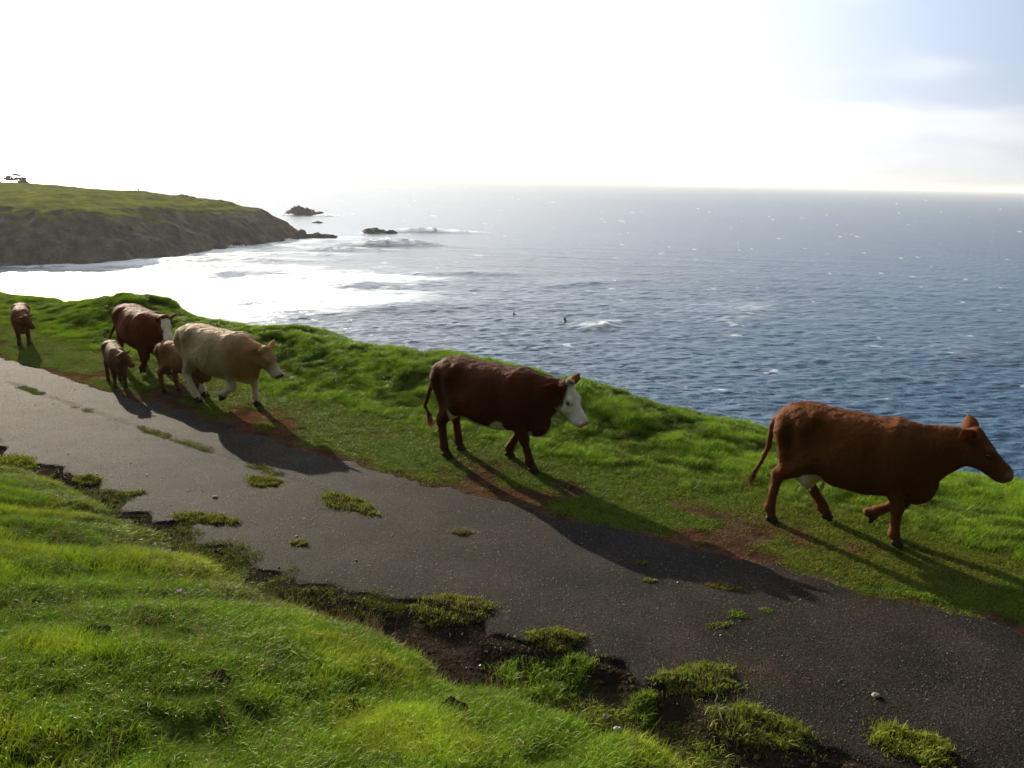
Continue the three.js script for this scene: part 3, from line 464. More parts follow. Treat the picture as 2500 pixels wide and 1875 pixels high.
// the brown cow at the head of the line
makeCow({ label: 'plain brown cow with pale udder leading the line', at: [3.6, -8.2], turn: 29 * D2R, scale: 1.0, long: 0.91, girth: 1.0, seed: 11, hairs: 30000,
  head: { poll: [1.19, 1.24, 0.0], pitch: 40 * D2R, yaw: 0.0, earR: 0.2, earL: 0.45, earBack: 0.7, earBackL: 0.75, size: 1.16 },
  foreR: [[0.53, 0.41], [0.52, 0.14], [0.56, 0.0]], foreL: [[0.56, 0.37], [0.3, 0.22], [0.2, 0.14]], hindR: [[-0.79, 0.53], [-0.85, 0.17], [-0.82, 0.0]], hindL: [[-0.52, 0.47], [-0.3, 0.17], [-0.24, 0.03]],
  tail: [[-0.84, 1.2, 0], [-0.93, 1.05, 0.01], [-0.95, 0.8, 0.02], [-1.02, 0.62, 0.02], [-1.1, 0.48, 0.02]], switch: [0.16, 0.075, 0.03], udder: true,
  ear: [0.16, 0.06, 0.025], coat: (q) => { let c = plain([0.09, 0.031, 0.009], [0.105, 0.04, 0.013], [0.13, 0.08, 0.055])(q); if (!q.head && q.y < 0.68 && Math.hypot(q.x + 0.42, (q.y - 0.54) * 1.1, q.z - 0.06) < 0.2 && q.y > 0.38) c = mix3(c, [0.5, 0.4, 0.34], smooth(0.68, 0.64, q.y)); return c; } });
// the white-faced cow in the middle
makeCow({ label: 'dark red cow with white face and belly in the middle of the line', at: [-0.26, -10.25], turn: 25 * D2R, scale: 0.99, long: 0.94, girth: 1.08, seed: 12, hairs: 30000,
  head: { poll: [1.13, 1.15, 0.03], pitch: 52 * D2R, yaw: 0.2, earR: -0.6, earL: 0.5, earBack: 0.6, earBackL: 0.3, size: 1.15 }, poll: [WHITE, [0.2, 0.08, 0.03]],
  foreR: [[0.6, 0.42], [0.68, 0.15], [0.74, 0.0]], foreL: [[0.36, 0.4], [0.2, 0.16], [0.2, 0.02]], hindR: [[-0.7, 0.5], [-0.66, 0.15], [-0.62, 0]], hindL: [[-0.66, 0.5], [-0.61, 0.15], [-0.57, 0]],
  tail: [[-0.84, 1.2, 0], [-0.93, 1.0, 0.0], [-1.0, 0.78, 0.02], [-1.05, 0.62, 0.03], [-0.96, 0.5, 0.04]], switch: [0.34, 0.2, 0.1], switchHairs: 420, switchBlow: -0.25,
  ear: [0.17, 0.05, 0.02], coat: hereford([0.066, 0.021, 0.008]) });
// the cream cow
makeCow({ label: 'cream coloured cow with white legs and one foreleg raised', at: [-4.68, -12.85], turn: 28 * D2R, scale: 0.93, girth: 1.05, seed: 13, hairs: 22000, hairLen: 1.15,
  head: { poll: [1.1, 1.06, 0.0], pitch: 50 * D2R, yaw: 0.0, earR: -0.7, earL: 0.9, earBack: 0.25, earBackL: 0.7, size: 1.08 },
  foreR: [[0.44, 0.37], [0.24, 0.24], [0.15, 0.17]], foreL: [[0.6, 0.42], [0.6, 0.15], [0.64, 0.0]], hindR: [[-0.66, 0.5], [-0.5, 0.15], [-0.42, 0]], hindL: [[-0.74, 0.5], [-0.66, 0.15], [-0.6, 0]],
  tail: [[-0.84, 1.2, 0], [-0.92, 1.02, 0], [-0.92, 0.8, 0.0], [-0.9, 0.65, 0], [-0.9, 0.52, 0]], switch: [0.4, 0.3, 0.18], ear: [0.42, 0.28, 0.16],
  coat: (q) => { let c = mix3([0.36, 0.27, 0.165], [0.30, 0.17, 0.075], smooth(0.15, 0.85, q.x + 0.3 * (0.9 - q.y) + 0.1 * q.n)); if (!q.head) c = mix3(c, [0.52, 0.47, 0.4], smooth(0.6, 0.42, q.y)); if (q.head) { c = mix3(c, [0.42, 0.35, 0.27], smooth(0.2, 0.38, q.h)); c = mix3(c, [0.06, 0.05, 0.045], smooth(0.435, 0.455, q.h)); } return c; } });
// the white-faced cow coming towards us
makeCow({ label: 'red brown cow with white blaze facing the camera behind the calves', at: [-6.85, -14.95], turn: 42 * D2R, scale: 0.9, girth: 1.1, seed: 14, hairs: 15000, cell: 0.015,
  head: { poll: [1.08, 1.24, 0.0], pitch: 54 * D2R, yaw: 0.2, earR: 0.25, earL: 0.45, earBack: 0.15, size: 1.08 },
  foreR: [[0.54, 0.42], [0.36, 0.2], [0.26, 0.1]], foreL: STAND_F(0.62), hindR: STAND_H(-0.72), hindL: [[-0.58, 0.48], [-0.42, 0.15], [-0.36, 0]],
  tail: [[-0.84, 1.2, 0], [-0.94, 1.03, 0.02], [-0.98, 0.85, 0.12], [-1.0, 0.7, 0.2], [-1.05, 0.55, 0.24]], switch: [0.1, 0.04, 0.02], ear: [0.2, 0.07, 0.03],
  coat: (q) => { let c = [0.1, 0.03, 0.01]; if (q.head) { c = mix3(c, WHITE, smooth(0.078, 0.06, Math.abs(q.w) + 0.03 * q.n + 0.02 * q.n2 - 0.06 * Math.max(0, q.h - 0.1) - 0.008) * smooth(0.02, 0.06, q.h + 0.03 * q.n2) * smooth(-0.1, -0.06, q.u)); c = mix3(c, PINK, smooth(0.43, 0.46, q.h)); } return c; } });
// calves
const calfTail = [[-0.82, 1.16, 0], [-0.92, 0.98, 0], [-0.93, 0.78, 0.0], [-0.92, 0.62, 0], [-0.92, 0.52, 0]];
makeCow({ calf: true, label: 'small brown calf walking beside the edge of the track', at: [-6.9, -13.95], turn: 55 * D2R, scale: 0.55, girth: 0.8, belly: 0.12, seed: 15, hairs: 6000, hairLen: 2, cell: 0.019,
  head: { poll: [1.0, 1.2, -0.12], pitch: 48 * D2R, yaw: -0.75, earR: -0.1, earL: 0.45, earBack: 0.0, size: 1.02 },
  foreR: STAND_F(0.42), foreL: STAND_F(0.58), hindR: STAND_H(-0.72), hindL: STAND_H(-0.5), tail: calfTail, switch: [0.1, 0.05, 0.03], switchHairs: 60, ear: [0.2, 0.12, 0.08], coat: plain([0.13, 0.066, 0.035], [0.12, 0.06, 0.035], [0.06, 0.04, 0.03]) });
makeCow({ calf: true, label: 'tan calf half hidden behind the cream cow', at: [-5.42, -13.3], turn: 28 * D2R, scale: 0.66, girth: 0.82, belly: 0.1, seed: 16, hairs: 6000, hairLen: 2, cell: 0.019,
  head: { poll: [1.06, 1.15, 0.0], pitch: 50 * D2R, yaw: 0.1, earR: 0.1, earL: 0.2, size: 1.0 },
  foreR: STAND_F(0.5), foreL: STAND_F(0.36), hindR: STAND_H(-0.74), hindL: STAND_H(-0.56), tail: calfTail, switch: [0.2, 0.11, 0.06], switchHairs: 60, ear: [0.22, 0.12, 0.07], coat: plain([0.2, 0.1, 0.05], [0.14, 0.065, 0.035], [0.08, 0.05, 0.04]) });
makeCow({ calf: true, label: 'red brown calf last of the line with its head turned', at: [-10.5, -17.35], turn: 60 * D2R, scale: 0.6, girth: 0.9, belly: 0.08, seed: 17, hairs: 6000, hairLen: 2, cell: 0.019,
  head: { poll: [0.98, 1.08, -0.18], pitch: 50 * D2R, yaw: -0.8, earR: 0.0, earL: 0.55, earBack: 0.1, size: 1.0 },
  foreR: STAND_F(0.46), foreL: STAND_F(0.52), hindR: STAND_H(-0.68), hindL: STAND_H(-0.6), tail: calfTail, switch: [0.12, 0.05, 0.03], switchHairs: 60, ear: [0.2, 0.09, 0.05], coat: plain([0.15, 0.062, 0.03], [0.11, 0.05, 0.03], [0.06, 0.04, 0.03]) });

// ------------------------------------------------------------------ grass
function bladeSet(count, spread, h0, h1, w, lean, seed, seedHeads = 0) {   // one clump: thin curved tapering blades
  const r = rng(seed), P = [], I = [], N = [];
  for (let b = 0; b < count; b++) {
    const a = r() * 6.283, d = spread * Math.sqrt(r()), bx = d * Math.cos(a), bz = d * Math.sin(a), h = lerp(h0, h1, r() ** 1.3), la = r() * 6.283, l = h * lean * (0.3 + r()), fa = r() * 3.1416, fx = Math.cos(fa), fz = Math.sin(fa), ww = w * (0.65 + 0.7 * r());
    const o = P.length / 3, S = 3;
    for (let k = 0; k <= S; k++) { const u = k / S, x = bx + Math.cos(la) * l * u * u, z = bz + Math.sin(la) * l * u * u, y = h * u * (1 - 0.25 * lean * u * u), hw = ww * 0.5 * (k === S ? 0 : 1 - u * 0.55); if (k === S) { P.push(x, y, z); N.push(-fz, 0.6, fx); } else { P.push(x - fx * hw, y, z - fz * hw, x + fx * hw, y, z + fz * hw); N.push(-fz, 0.6, fx, -fz, 0.6, fx); } }
    for (let k = 0; k < S - 1; k++) { const q = o + k * 2; I.push(q, q + 1, q + 2, q + 2, q + 1, q + 3); } const q = o + (S - 1) * 2; I.push(q, q + 1, q + 2);
  }
  return buf(P, I, {});
}
const grassMat = new THREE.MeshPhysicalMaterial({ color: 0xffffff, roughness: 0.5, transmission: 0.55, specularIntensity: 0.1, side: THREE.DoubleSide });
const GREEN = [[0.175, 0.27, 0.014], [0.12, 0.215, 0.013], [0.235, 0.3, 0.02], [0.25, 0.25, 0.03]], STRAW = [0.25, 0.2, 0.09];
function scatter(name, label, variants, place, total, seed) {
  const lists = variants.map(() => []), r = rng(seed); let tries = 0, made = 0;
  while (made < total && tries < total * 6) { tries++; const p = place(r); if (!p) continue; lists[p.v % variants.length].push(p); made++; }
  const g = new THREE.Group(), m = new THREE.Matrix4(), q = new THREE.Quaternion(), e = new THREE.Euler(), v = new THREE.Vector3(), sc = new THREE.Vector3(), c = new THREE.Color();
  lists.forEach((L, i) => { if (!L.length) return; const im = new THREE.InstancedMesh(variants[i], grassMat, L.length); L.forEach((p, k) => { e.set(p.tx ?? 0, r() * 6.283, p.tz ?? 0); q.setFromEuler(e); m.compose(v.set(p.x, p.y, p.z), q, sc.set(p.w, p.h, p.w)); im.setMatrixAt(k, m); im.setColorAt(k, c.setRGB(...p.c)); }); im.name = 'grass_blades'; im.userData.kind = 'stuff'; g.add(im); });
  top(g, name); tag(g, label, 'grass', null, 'stuff'); return g;
}
const tint = (r, i, dry, v = 1) => { const a = GREEN[i], k = v * (0.8 + 0.4 * r()); return r() < dry ? STRAW.map((q) => q * k) : a.map((q, j) => q * k * (1 + 0.15 * (r() - 0.5))); };
const shortV = [1, 2, 3].map((i) => bladeSet(16, 0.06, 0.018, 0.045, 0.0042, 0.9, 200 + i)), midV = [1, 2, 3].map((i) => bladeSet(16, 0.06, 0.05, 0.12, 0.005, 0.8, 210 + i)), longV = [1, 2, 3].map((i) => bladeSet(16, 0.055, 0.045, 0.115, 0.005, 0.75, 220 + i));
const stalkV = [1, 2].map((i) => bladeSet(4, 0.05, 0.2, 0.36, 0.0026, 0.35, 230 + i));
// the strip the cattle walk on
scatter('verge_grass', 'short grazed grass beside the far edge of the track', shortV, (r) => { const s = lerp(-26, 9, r()), t = lerp(1.0, 3.9, r()), g = cover(s, t); if (r() > g) return null; const [x, z] = toWorld(s, t), k = smooth(2.4, 3.6, t), n = fbm(s * 0.7, t, 3, 131); return { v: Math.floor(r() * 3), x, z, y: surfY(s, t) - 0.004, w: 1, h: lerp(0.75, 1.5, k) * (0.8 + 0.5 * r()), c: tint(r, n > -0.1 - 0.3 * k ? (r() < 0.5 ? 0 : 2) : (r() < 0.5 ? 3 : 2), 0.04 * (1 - k), 0.9) }; }, 60000, 301);
// the tussocky bank up to the cliff edge
scatter('bank_grass', 'dense green tussock grass on the bank at the cliff edge', [...midV], (r) => { const s = lerp(-27, 9, r()), t = lerp(2.7, 6.6, r()); if (r() > smooth(2.6, 3.5, t + 0.4 * fbm(s * 1.5, t, 3, 9))) return null; const n = fbm(s * 1.6, t * 2.2, 3, 133), m = fbm(s * 5, t * 6, 2, 134); if (n + 0.9 * m < -0.2) return null; const [x, z] = toWorld(s, t); return { v: Math.floor(r() * 3), x, z, y: groundY(s, t) - 0.008, w: 1.1, h: 0.65 + 0.55 * smooth(-0.3, 0.4, n + 0.4 * m) + 0.2 * r(), c: tint(r, n > 0.1 ? 0 : r() < 0.75 ? 1 : 2, 0.02, 0.9 + 0.6 * smooth(-0.3, 0.4, m + n)) }; }, 72000, 302);
// the near hillside
scatter('hillside_grass', 'lush green grass on the near slope below the viewer', [...longV], (r) => { const s = lerp(-20, 7, r()), t = lerp(-8.2, -1.5, Math.pow(r(), 0.8)), g = cover(s, t), q = nearEdge(s) - t; if (r() > g) return null; const n = fbm(s * 1.2, t * 1.2, 3, 135), m = fbm(s * 4, t * 4, 2, 136); if (n + 0.8 * m < -0.72) return null; const [x, z] = toWorld(s, t), k = smooth(0.5, 1.1, q); return { v: Math.floor(r() * 3), x, z, y: surfY(s, t) - 0.006, w: 0.9 + 0.3 * r(), h: lerp(0.65, 1, k) * (0.55 + 0.4 * smooth(-0.3, 0.5, n + 0.4 * m) + 0.25 * r()), c: tint(r, k < 0.4 && r() < 0.3 ? 3 : n > 0.15 ? 2 : r() < 0.6 ? 0 : r() < 0.6 ? 1 : 2, 0.025, 1.2 + 0.4 * n + 0.4 * m) }; }, 105000, 303);
scatter('dry_stalks', 'thin straw coloured stalks standing in the near grass', stalkV, (r) => { const s = lerp(-8, 5, r()), t = lerp(-5.5, -1.75, r()), n = fbm(s * 0.8, t * 1.5, 3, 137), q = nearEdge(s) - t; if (cover(s, t) < 0.5 || r() > smooth(0.0, 0.4, n) * 0.4 + 0.6 * smooth(0.95, 0.6, q) * smooth(-3, 0, s)) return null; const [x, z] = toWorld(s, t); return { v: Math.floor(r() * 2), x, z, y: surfY(s, t) - 0.005, w: 1, h: 0.55 + 0.5 * r(), c: STRAW.map((v) => v * (0.7 + 0.6 * r())) }; }, 900, 304);

// moss and creeping grass over the broken inner edge and along the crack
scatter('edge_moss', 'low mossy grass creeping over the broken asphalt edge', shortV, (r) => { const mid = r() < 0.12, s = mid ? lerp(-16, -1.5, r()) : lerp(-14, 3.5, r()), q = mid ? 0 : lerp(-0.18, 0.75, r()), t = mid ? 0.32 + 0.12 * noise2(s * 0.6, 2) + (r() - 0.5) * 0.12 : nearEdge(s) - q, n = fbm(s * 1.5, t * 2.4, 3, 141) + 0.4 * noise2(s * 5, t * 5); if (n < (mid ? 0.12 : lerp(-0.12, 0.2, smooth(-3, 2, s)) - 0.25 * smooth(0.2, 0.6, q) + 0.3 * smooth(0.0, -0.18, q))) return null; const [x, z] = toWorld(s, t); return { v: Math.floor(r() * 3), x, z, y: surfY(s, t) - 0.003, w: 0.9, h: 0.6 + 0.5 * r(), c: tint(r, r() < 0.5 ? 3 : r() < 0.5 ? 2 : 0, 0.06, 0.72) }; }, 9000, 305);

// ------------------------------------------------------------------ loose grit on the track
{
  const r = rng(41), geos = [1, 2, 3].map((i) => { const g = new THREE.IcosahedronGeometry(1, 1), p = g.attributes.position, q = rng(i * 91); for (let k = 0; k < p.count; k++) { const x = p.getX(k), y = p.getY(k), z = p.getZ(k), n = 1 + 0.35 * noise3(x * 1.6 + i * 7, y * 1.6, z * 1.6); p.setXYZ(k, x * n, y * n * 0.62, z * n); } g.deleteAttribute('normal'); g.deleteAttribute('uv'); g.computeVertexNormals(); return g; });
  const mat = new THREE.MeshStandardMaterial({ color: 0xffffff, roughness: 0.5 }), root = new THREE.Group(), m = new THREE.Matrix4(), q = new THREE.Quaternion(), e = new THREE.Euler(), c = new THREE.Color();
  for (const g of geos) { const n = 9000, im = new THREE.InstancedMesh(g, mat, n); for (let k = 0; k < n; k++) { const s = lerp(-16, 7, r() ** 0.7), t = lerp(nearEdge(s) - 0.35, farEdge(s) + 0.05, r()), [x, z] = toWorld(s, t), d = 0.0022 + 0.0042 * r() ** 3 + (r() < 0.002 ? 0.009 : 0); e.set(r() * 0.6, r() * 6.28, r() * 0.6); m.compose(new THREE.Vector3(x, surfY(s, t) + d * 0.15, z), q.setFromEuler(e), new THREE.Vector3(d, d, d)); im.setMatrixAt(k, m); const v = 0.03 + 0.07 * r() * r(); im.setColorAt(k, c.setRGB(v * 1.05, v, v * 0.94)); } im.name = 'pebbles'; im.userData.kind = 'stuff'; root.add(im); }
  tag(top(root, 'grit'), 'loose dark grit scattered over the asphalt', 'grit', null, 'stuff');
}

// clods of dark soil in the eroded gutter
{
  const r = rng(43), g = new THREE.IcosahedronGeometry(1, 2), p = g.attributes.position; for (let k = 0; k < p.count; k++) { const x = p.getX(k), y = p.getY(k), z = p.getZ(k), n = 1 + 0.4 * noise3(x * 2, y * 2, z * 2) + 0.2 * noise3(x * 5, y * 5, z * 5); p.setXYZ(k, x * n, y * n * 0.7, z * n); } g.deleteAttribute('normal'); g.deleteAttribute('uv'); g.computeVertexNormals();
  const root = new THREE.Group(), L = []; for (let k = 0; k < 4500; k++) { const s = lerp(-7, 6, r()), t = nearEdge(s) - 0.02 - 0.9 * r() * r(); if (cover(s, t) > 0.5 || noise2(s * 2.2, t * 2.2) < -0.1) continue; L.push([s, t]); }
  const im = new THREE.InstancedMesh(g, new THREE.MeshPhysicalMaterial({ color: 0xffffff, roughness: 1, specularIntensity: 0 }), L.length), m = new THREE.Matrix4(), q = new THREE.Quaternion(), e = new THREE.Euler(), c = new THREE.Color(), v3 = new THREE.Vector3(), sc = new THREE.Vector3();
  L.forEach(([s, t], k) => { const [x, z] = toWorld(s, t), d = 0.005 + 0.017 * r() ** 5; e.set(r(), r() * 6.28, r()); m.compose(v3.set(x, surfY(s, t) + d * 0.2, z), q.setFromEuler(e), sc.setScalar(d)); im.setMatrixAt(k, m); const v = 0.7 + 0.6 * r(); im.setColorAt(k, c.setRGB(0.036 * v, 0.025 * v, 0.018 * v)); });
  im.name = 'clods'; im.userData.kind = 'stuff'; root.add(im); tag(top(root, 'soil_clods'), 'crumbled dark soil in the gutter beside the asphalt', 'soil', null, 'stuff');
}

// ------------------------------------------------------------------ grass patches that grow on the asphalt
const sodMat = new THREE.MeshPhysicalMaterial({ specularIntensity: 0, color: col(0.05, 0.038, 0.022), roughness: 1, map: soilTone, bumpMap: soilBump, bumpScale: 0.02 });
const tuftMats = [0, 1].map(() => new THREE.MeshPhysicalMaterial({ vertexColors: true, roughness: 0.6, transmission: 0.55, specularIntensity: 0.1, side: THREE.DoubleSide }));
function tuft(x, z, len, wid, turn, hgt, rise, colors, label, seed, lean = 0.8) {
  const mound = rise * 0.5; len *= 1.2; wid *= 1.15;
  const r = rng(seed), g = new THREE.Group(), [s0, t0] = toTrack(x, z), y0 = surfY(s0, t0);
  const shape = (a) => 0.75 + 0.28 * noise2(Math.cos(a) * 1.7 + seed, Math.sin(a) * 1.7) + 0.12 * noise2(Math.cos(a) * 5 + seed, Math.sin(a) * 5);
  const H = (px, pz) => { const c = Math.cos(turn), s = Math.sin(turn), wx = x + px * c + pz * s, wz = z - px * s + pz * c, [ss, tt] = toTrack(wx, wz); return surfY(ss, tt) - y0; };
  // the sod it grows from
  const P = [0, H(0, 0) + mound, 0], I = [], U = [0, 0], na = 40, nr = 6;
  for (let k = 1; k <= nr; k++) for (let i = 0; i < na; i++) { const a = i / na * 6.28318, u = k / nr, R = shape(a) * u, px = Math.cos(a) * R * len / 2, pz = Math.sin(a) * R * wid / 2, b = mound * (1 - u ** 3) * (0.85 + 0.4 * noise2(px * 9 + seed, pz * 9)) - (k === nr ? 0.02 : 0); P.push(px, H(px, pz) + b, pz); U.push(px, pz); }
  for (let i = 0; i < na; i++) { const j = (i + 1) % na; I.push(0, 1 + j, 1 + i); for (let k = 0; k < nr - 1; k++) { const a = 1 + k * na + i, b = 1 + k * na + j; I.push(a, b, a + na, b, b + na, a + na); } }
  part(g, 'sod', buf(P, I, { uv: U }), sodMat);
  const area = len * wid * 0.6, n = Math.min(1500, Math.max(60, Math.round(area * 9000))), BP = [], BI = [], BC = [];
  for (let q = 0; q < n; q++) {
    const a = r() * 6.283, R = q % 3 ? Math.sqrt(r()) * 0.97 : 0.75 + 0.75 * r() * r(), sh = shape(a), px = Math.cos(a) * R * sh * len / 2, pz = Math.sin(a) * R * sh * wid / 2, clump = 0.55 + 0.6 * smooth(-0.4, 0.5, noise2(px * 11 + seed, pz * 11)); if (r() > clump + 0.25) continue;
    const h = (R > 0.95 ? 0.55 : 0.8) * hgt * (0.35 + 0.9 * r()) * clump, la = r() * 6.283, l = h * lean * (0.3 + r()), fa = r() * 3.14, fx = Math.cos(fa), fz = Math.sin(fa), w = 0.0024 + 0.0022 * r(), y = H(px, pz) + mound * Math.max(0, 1 - R ** 3) * 0.95, o = BP.length / 3, c = colors[Math.floor(r() * colors.length)], v = 0.75 + 0.5 * r();
    for (let k = 0; k < 3; k++) { const u = k / 3, hw = w * (1 - u * 0.5), cx = px + Math.cos(la) * l * u * u, cz = pz + Math.sin(la) * l * u * u, cy = y + h * u * (1 - 0.3 * lean * u * u); BP.push(cx - fx * hw, cy, cz - fz * hw, cx + fx * hw, cy, cz + fz * hw); BC.push(c[0] * v, c[1] * v, c[2] * v, c[0] * v, c[1] * v, c[2] * v); }
    BP.push(px + Math.cos(la) * l, y + h * (1 - 0.3 * lean), pz + Math.sin(la) * l); BC.push(c[0] * v, c[1] * v, c[2] * v); BI.push(o, o + 1, o + 2, o + 2, o + 1, o + 3, o + 2, o + 3, o + 4, o + 4, o + 3, o + 5, o + 4, o + 5, o + 6);
  }
  const b = part(g, 'blades', buf(BP, BI, { color: BC }), tuftMats[0]); b.userData.kind = 'stuff';
  g.position.set(x, y0, z); g.rotation.y = turn; tag(top(g, 'grass_patch'), label, 'grass patch', 'grass patches on the asphalt');
}
const LUSH = [GREEN[0], GREEN[1], GREEN[2]], MOSSY = [GREEN[2], GREEN[3], [0.11, 0.11, 0.02]], DRY = [GREEN[3], [0.2, 0.16, 0.06], [0.16, 0.14, 0.04]];
const RD = -0.56;   // the track's own heading
for (const [i, q] of [
  [-2.96, -9.28, 0.55, 0.32, RD, 0.05, 0.03, MOSSY, 'thin low grass patch alone on the crack in the mid track'],
  [-1.82, -8.62, 1.15, 0.36, RD - 0.1, 0.055, 0.035, MOSSY, 'long ragged grass patch running along the crown of the track'],
  [-3.26, -8.15, 0.85, 0.28, -0.2, 0.05, 0.035, MOSSY, 'narrow mossy strip near the inner edge of the asphalt'],
  [-2.1, -7.6, 0.2, 0.16, 0, 0.05, 0.02, MOSSY, 'small round tuft near the inner edge, in line with the calves'],
  [-0.5, -7.92, 0.26, 0.14, 0, 0.05, 0.012, DRY, 'small straw-tipped tuft alone on the asphalt below the white-faced cow'],
  [-0.48, -6.38, 0.78, 0.5, 0.1, 0.055, 0.075, MOSSY, 'domed mossy hummock with a bare earth side'],
  [0.4, -5.95, 0.52, 0.34, 0, 0.045, 0.065, MOSSY, 'small flat-topped hummock beside a bent twig'],
  [0.32, -5.58, 0.95, 0.4, 0.15, 0.11, 0.035, LUSH, 'spiky row of long green blades under the flat-topped hummock'],
  [0.2, -5.32, 0.55, 0.3, 0.2, 0.1, 0.05, LUSH, 'loose clump of long blades where the asphalt breaks away'],
  [1.42, -5.42, 0.72, 0.42, 0.05, 0.07, 0.06, [GREEN[2], GREEN[0], DRY[1]], 'rounded yellow-green hummock with dead blades at its foot'],
  [0.98, -5.15, 0.26, 0.24, 0, 0.1, 0.02, LUSH, 'dark green bushy tuft in the eroded gutter'],
  [1.74, -4.88, 0.8, 0.42, RD, 0.1, 0.045, [GREEN[0], GREEN[2], DRY[2]], 'broad grass clump at the broken edge next to the dry twig'],
  [2.66, -4.68, 0.55, 0.4, RD, 0.09, 0.06, [GREEN[2], GREEN[3]], 'blurred grass mound at the bottom edge, farthest along the track'],
  [1.95, -6.82, 0.46, 0.14, -0.25, 0.06, 0.012, DRY, 'long thin dry tuft in the centre of the track'],
  [1.95, -6.32, 0.2, 0.14, 0, 0.05, 0.01, LUSH, 'little green sprig left of a smaller one on the open asphalt'],
  [2.22, -6.42, 0.13, 0.1, 0, 0.045, 0.01, LUSH, 'tiny green sprig on the open asphalt below the brown cow'],
  [1.74, -6.15, 0.27, 0.1, 0.2, 0.045, 0.01, MOSSY, 'flat thin sprig just above the yellow-green hummock'],
  [3.72, -6.82, 0.34, 0.16, -0.4, 0.055, 0.015, LUSH, 'bright green tuft on the track below the leading cow'],
  [1.28, -7.28, 0.14, 0.08, 0, 0.035, 0.008, MOSSY, 'faint sprig at the edge of the white-faced cow\'s shadow'],
  [1.3, -6.92, 0.15, 0.08, 0, 0.035, 0.008, MOSSY, 'faint sprig between the dry tuft and the flat-topped hummock'],
  [-6.3, -9.85, 0.9, 0.5, -0.4, 0.08, 0.05, [GREEN[2], GREEN[3], GREEN[0]], 'thick grass patch on the asphalt at the photo\'s left border'],
  [-9.3, -13.6, 0.9, 0.25, RD - 0.2, 0.05, 0.02, MOSSY, 'thin green streak on the sunlit track by the last calf'],
  [-4.35, -8.85, 0.35, 0.2, 0, 0.05, 0.03, MOSSY, 'mossy lump at the inner edge, uphill of the narrow strip'],
  [-5.1, -9.3, 0.45, 0.25, -0.5, 0.055, 0.04, MOSSY, 'mossy lump on the broken inner edge next to the thick border patch']].entries()) tuft(...q, 500 + i);

// ------------------------------------------------------------------ stones, twig, flower
const stoneMat = new THREE.MeshStandardMaterial({ color: col(0.2, 0.18, 0.16), roughness: 0.85, bumpMap: soilBump, bumpScale: 0.01 }), darkStone = new THREE.MeshStandardMaterial({ color: col(0.05, 0.042, 0.035), roughness: 0.9, bumpMap: soilBump, bumpScale: 0.01 });
function rockGeo(seed, sx, sy, sz, rough = 0.35, det = 4) { const g = new THREE.IcosahedronGeometry(1, det), p = g.attributes.position, U = []; for (let k = 0; k < p.count; k++) { const x = p.getX(k), y = p.getY(k), z = p.getZ(k); let n = 1 + rough * fbm(x * 1.5 + seed, y * 1.5 + z * 1.1, 4, seed) + rough * 0.5 * Math.abs(noise3(x * 4 + seed, y * 4, z * 4)) - rough * 0.2; p.setXYZ(k, x * n * sx, y * n * sy, z * n * sz); U.push((x + z) * sx, y * sy); } g.deleteAttribute('normal'); g.setAttribute('uv', new THREE.BufferAttribute(new Float32Array(U), 2)); const q = g; q.computeVertexNormals(); return q; }
const pebbleGrp = 'loose stones on the track';
for (const [x, z, d, mat, label] of [[2.66, -5.22, 0.032, stoneMat, 'pale pebble lying alone on the lower track'], [-3.35, -8.75, 0.03, stoneMat, 'pale chip beside the mossy strip on the track'], [0.52, -4.98, 0.05, darkStone, 'dark clod in the eroded gutter'], [0.9, -4.82, 0.06, darkStone, 'dark stone among the gutter clods nearest the camera'], [0.72, -5.12, 0.035, darkStone, 'small dark stone in the gutter beside the bushy tuft'], [0.78, -5.0, 0.03, stoneMat, 'greyish stone in the gutter']]) { const m = new THREE.Mesh(rockGeo(d * 991, d, d * 0.6, d * 0.8, 0.4, 2), mat), [s, t] = toTrack(x, z); m.position.set(x, surfY(s, t) + d * 0.25, z); tag(top(m, 'stone'), label, 'stone', pebbleGrp); }
{ const g = new THREE.Group(), [s, t] = toTrack(1.47, -4.98), y = surfY(s, t), mat = new THREE.MeshStandardMaterial({ color: col(0.3, 0.24, 0.18), roughness: 0.8 });
  const tube = (pts, r) => new THREE.TubeGeometry(new THREE.CatmullRomCurve3(pts.map((p) => new THREE.Vector3(...p))), 12, r, 5);
  part(g, 'stem', tube([[0.05, -0.01, 0.04], [0.02, 0.03, 0.03], [0.0, 0.09, -0.02], [-0.02, 0.13, -0.05]], 0.0042), mat);
  for (const q of [[[0, 0.08, -0.01], [0.05, 0.1, -0.02], [0.1, 0.09, 0.0]], [[-0.01, 0.1, -0.03], [-0.07, 0.1, -0.01], [-0.1, 0.06, 0.02]], [[0.02, 0.03, 0.03], [-0.04, 0.05, 0.06], [-0.08, 0.03, 0.1]], [[-0.02, 0.12, -0.045], [0.0, 0.16, -0.07], [-0.03, 0.19, -0.09]]]) part(g, 'twiglet', tube(q, 0.0028), mat);
  g.position.set(1.47, y, -4.98); tag(top(g, 'dry_twig'), 'branched dry twig at the broken edge of the asphalt', 'twig'); }
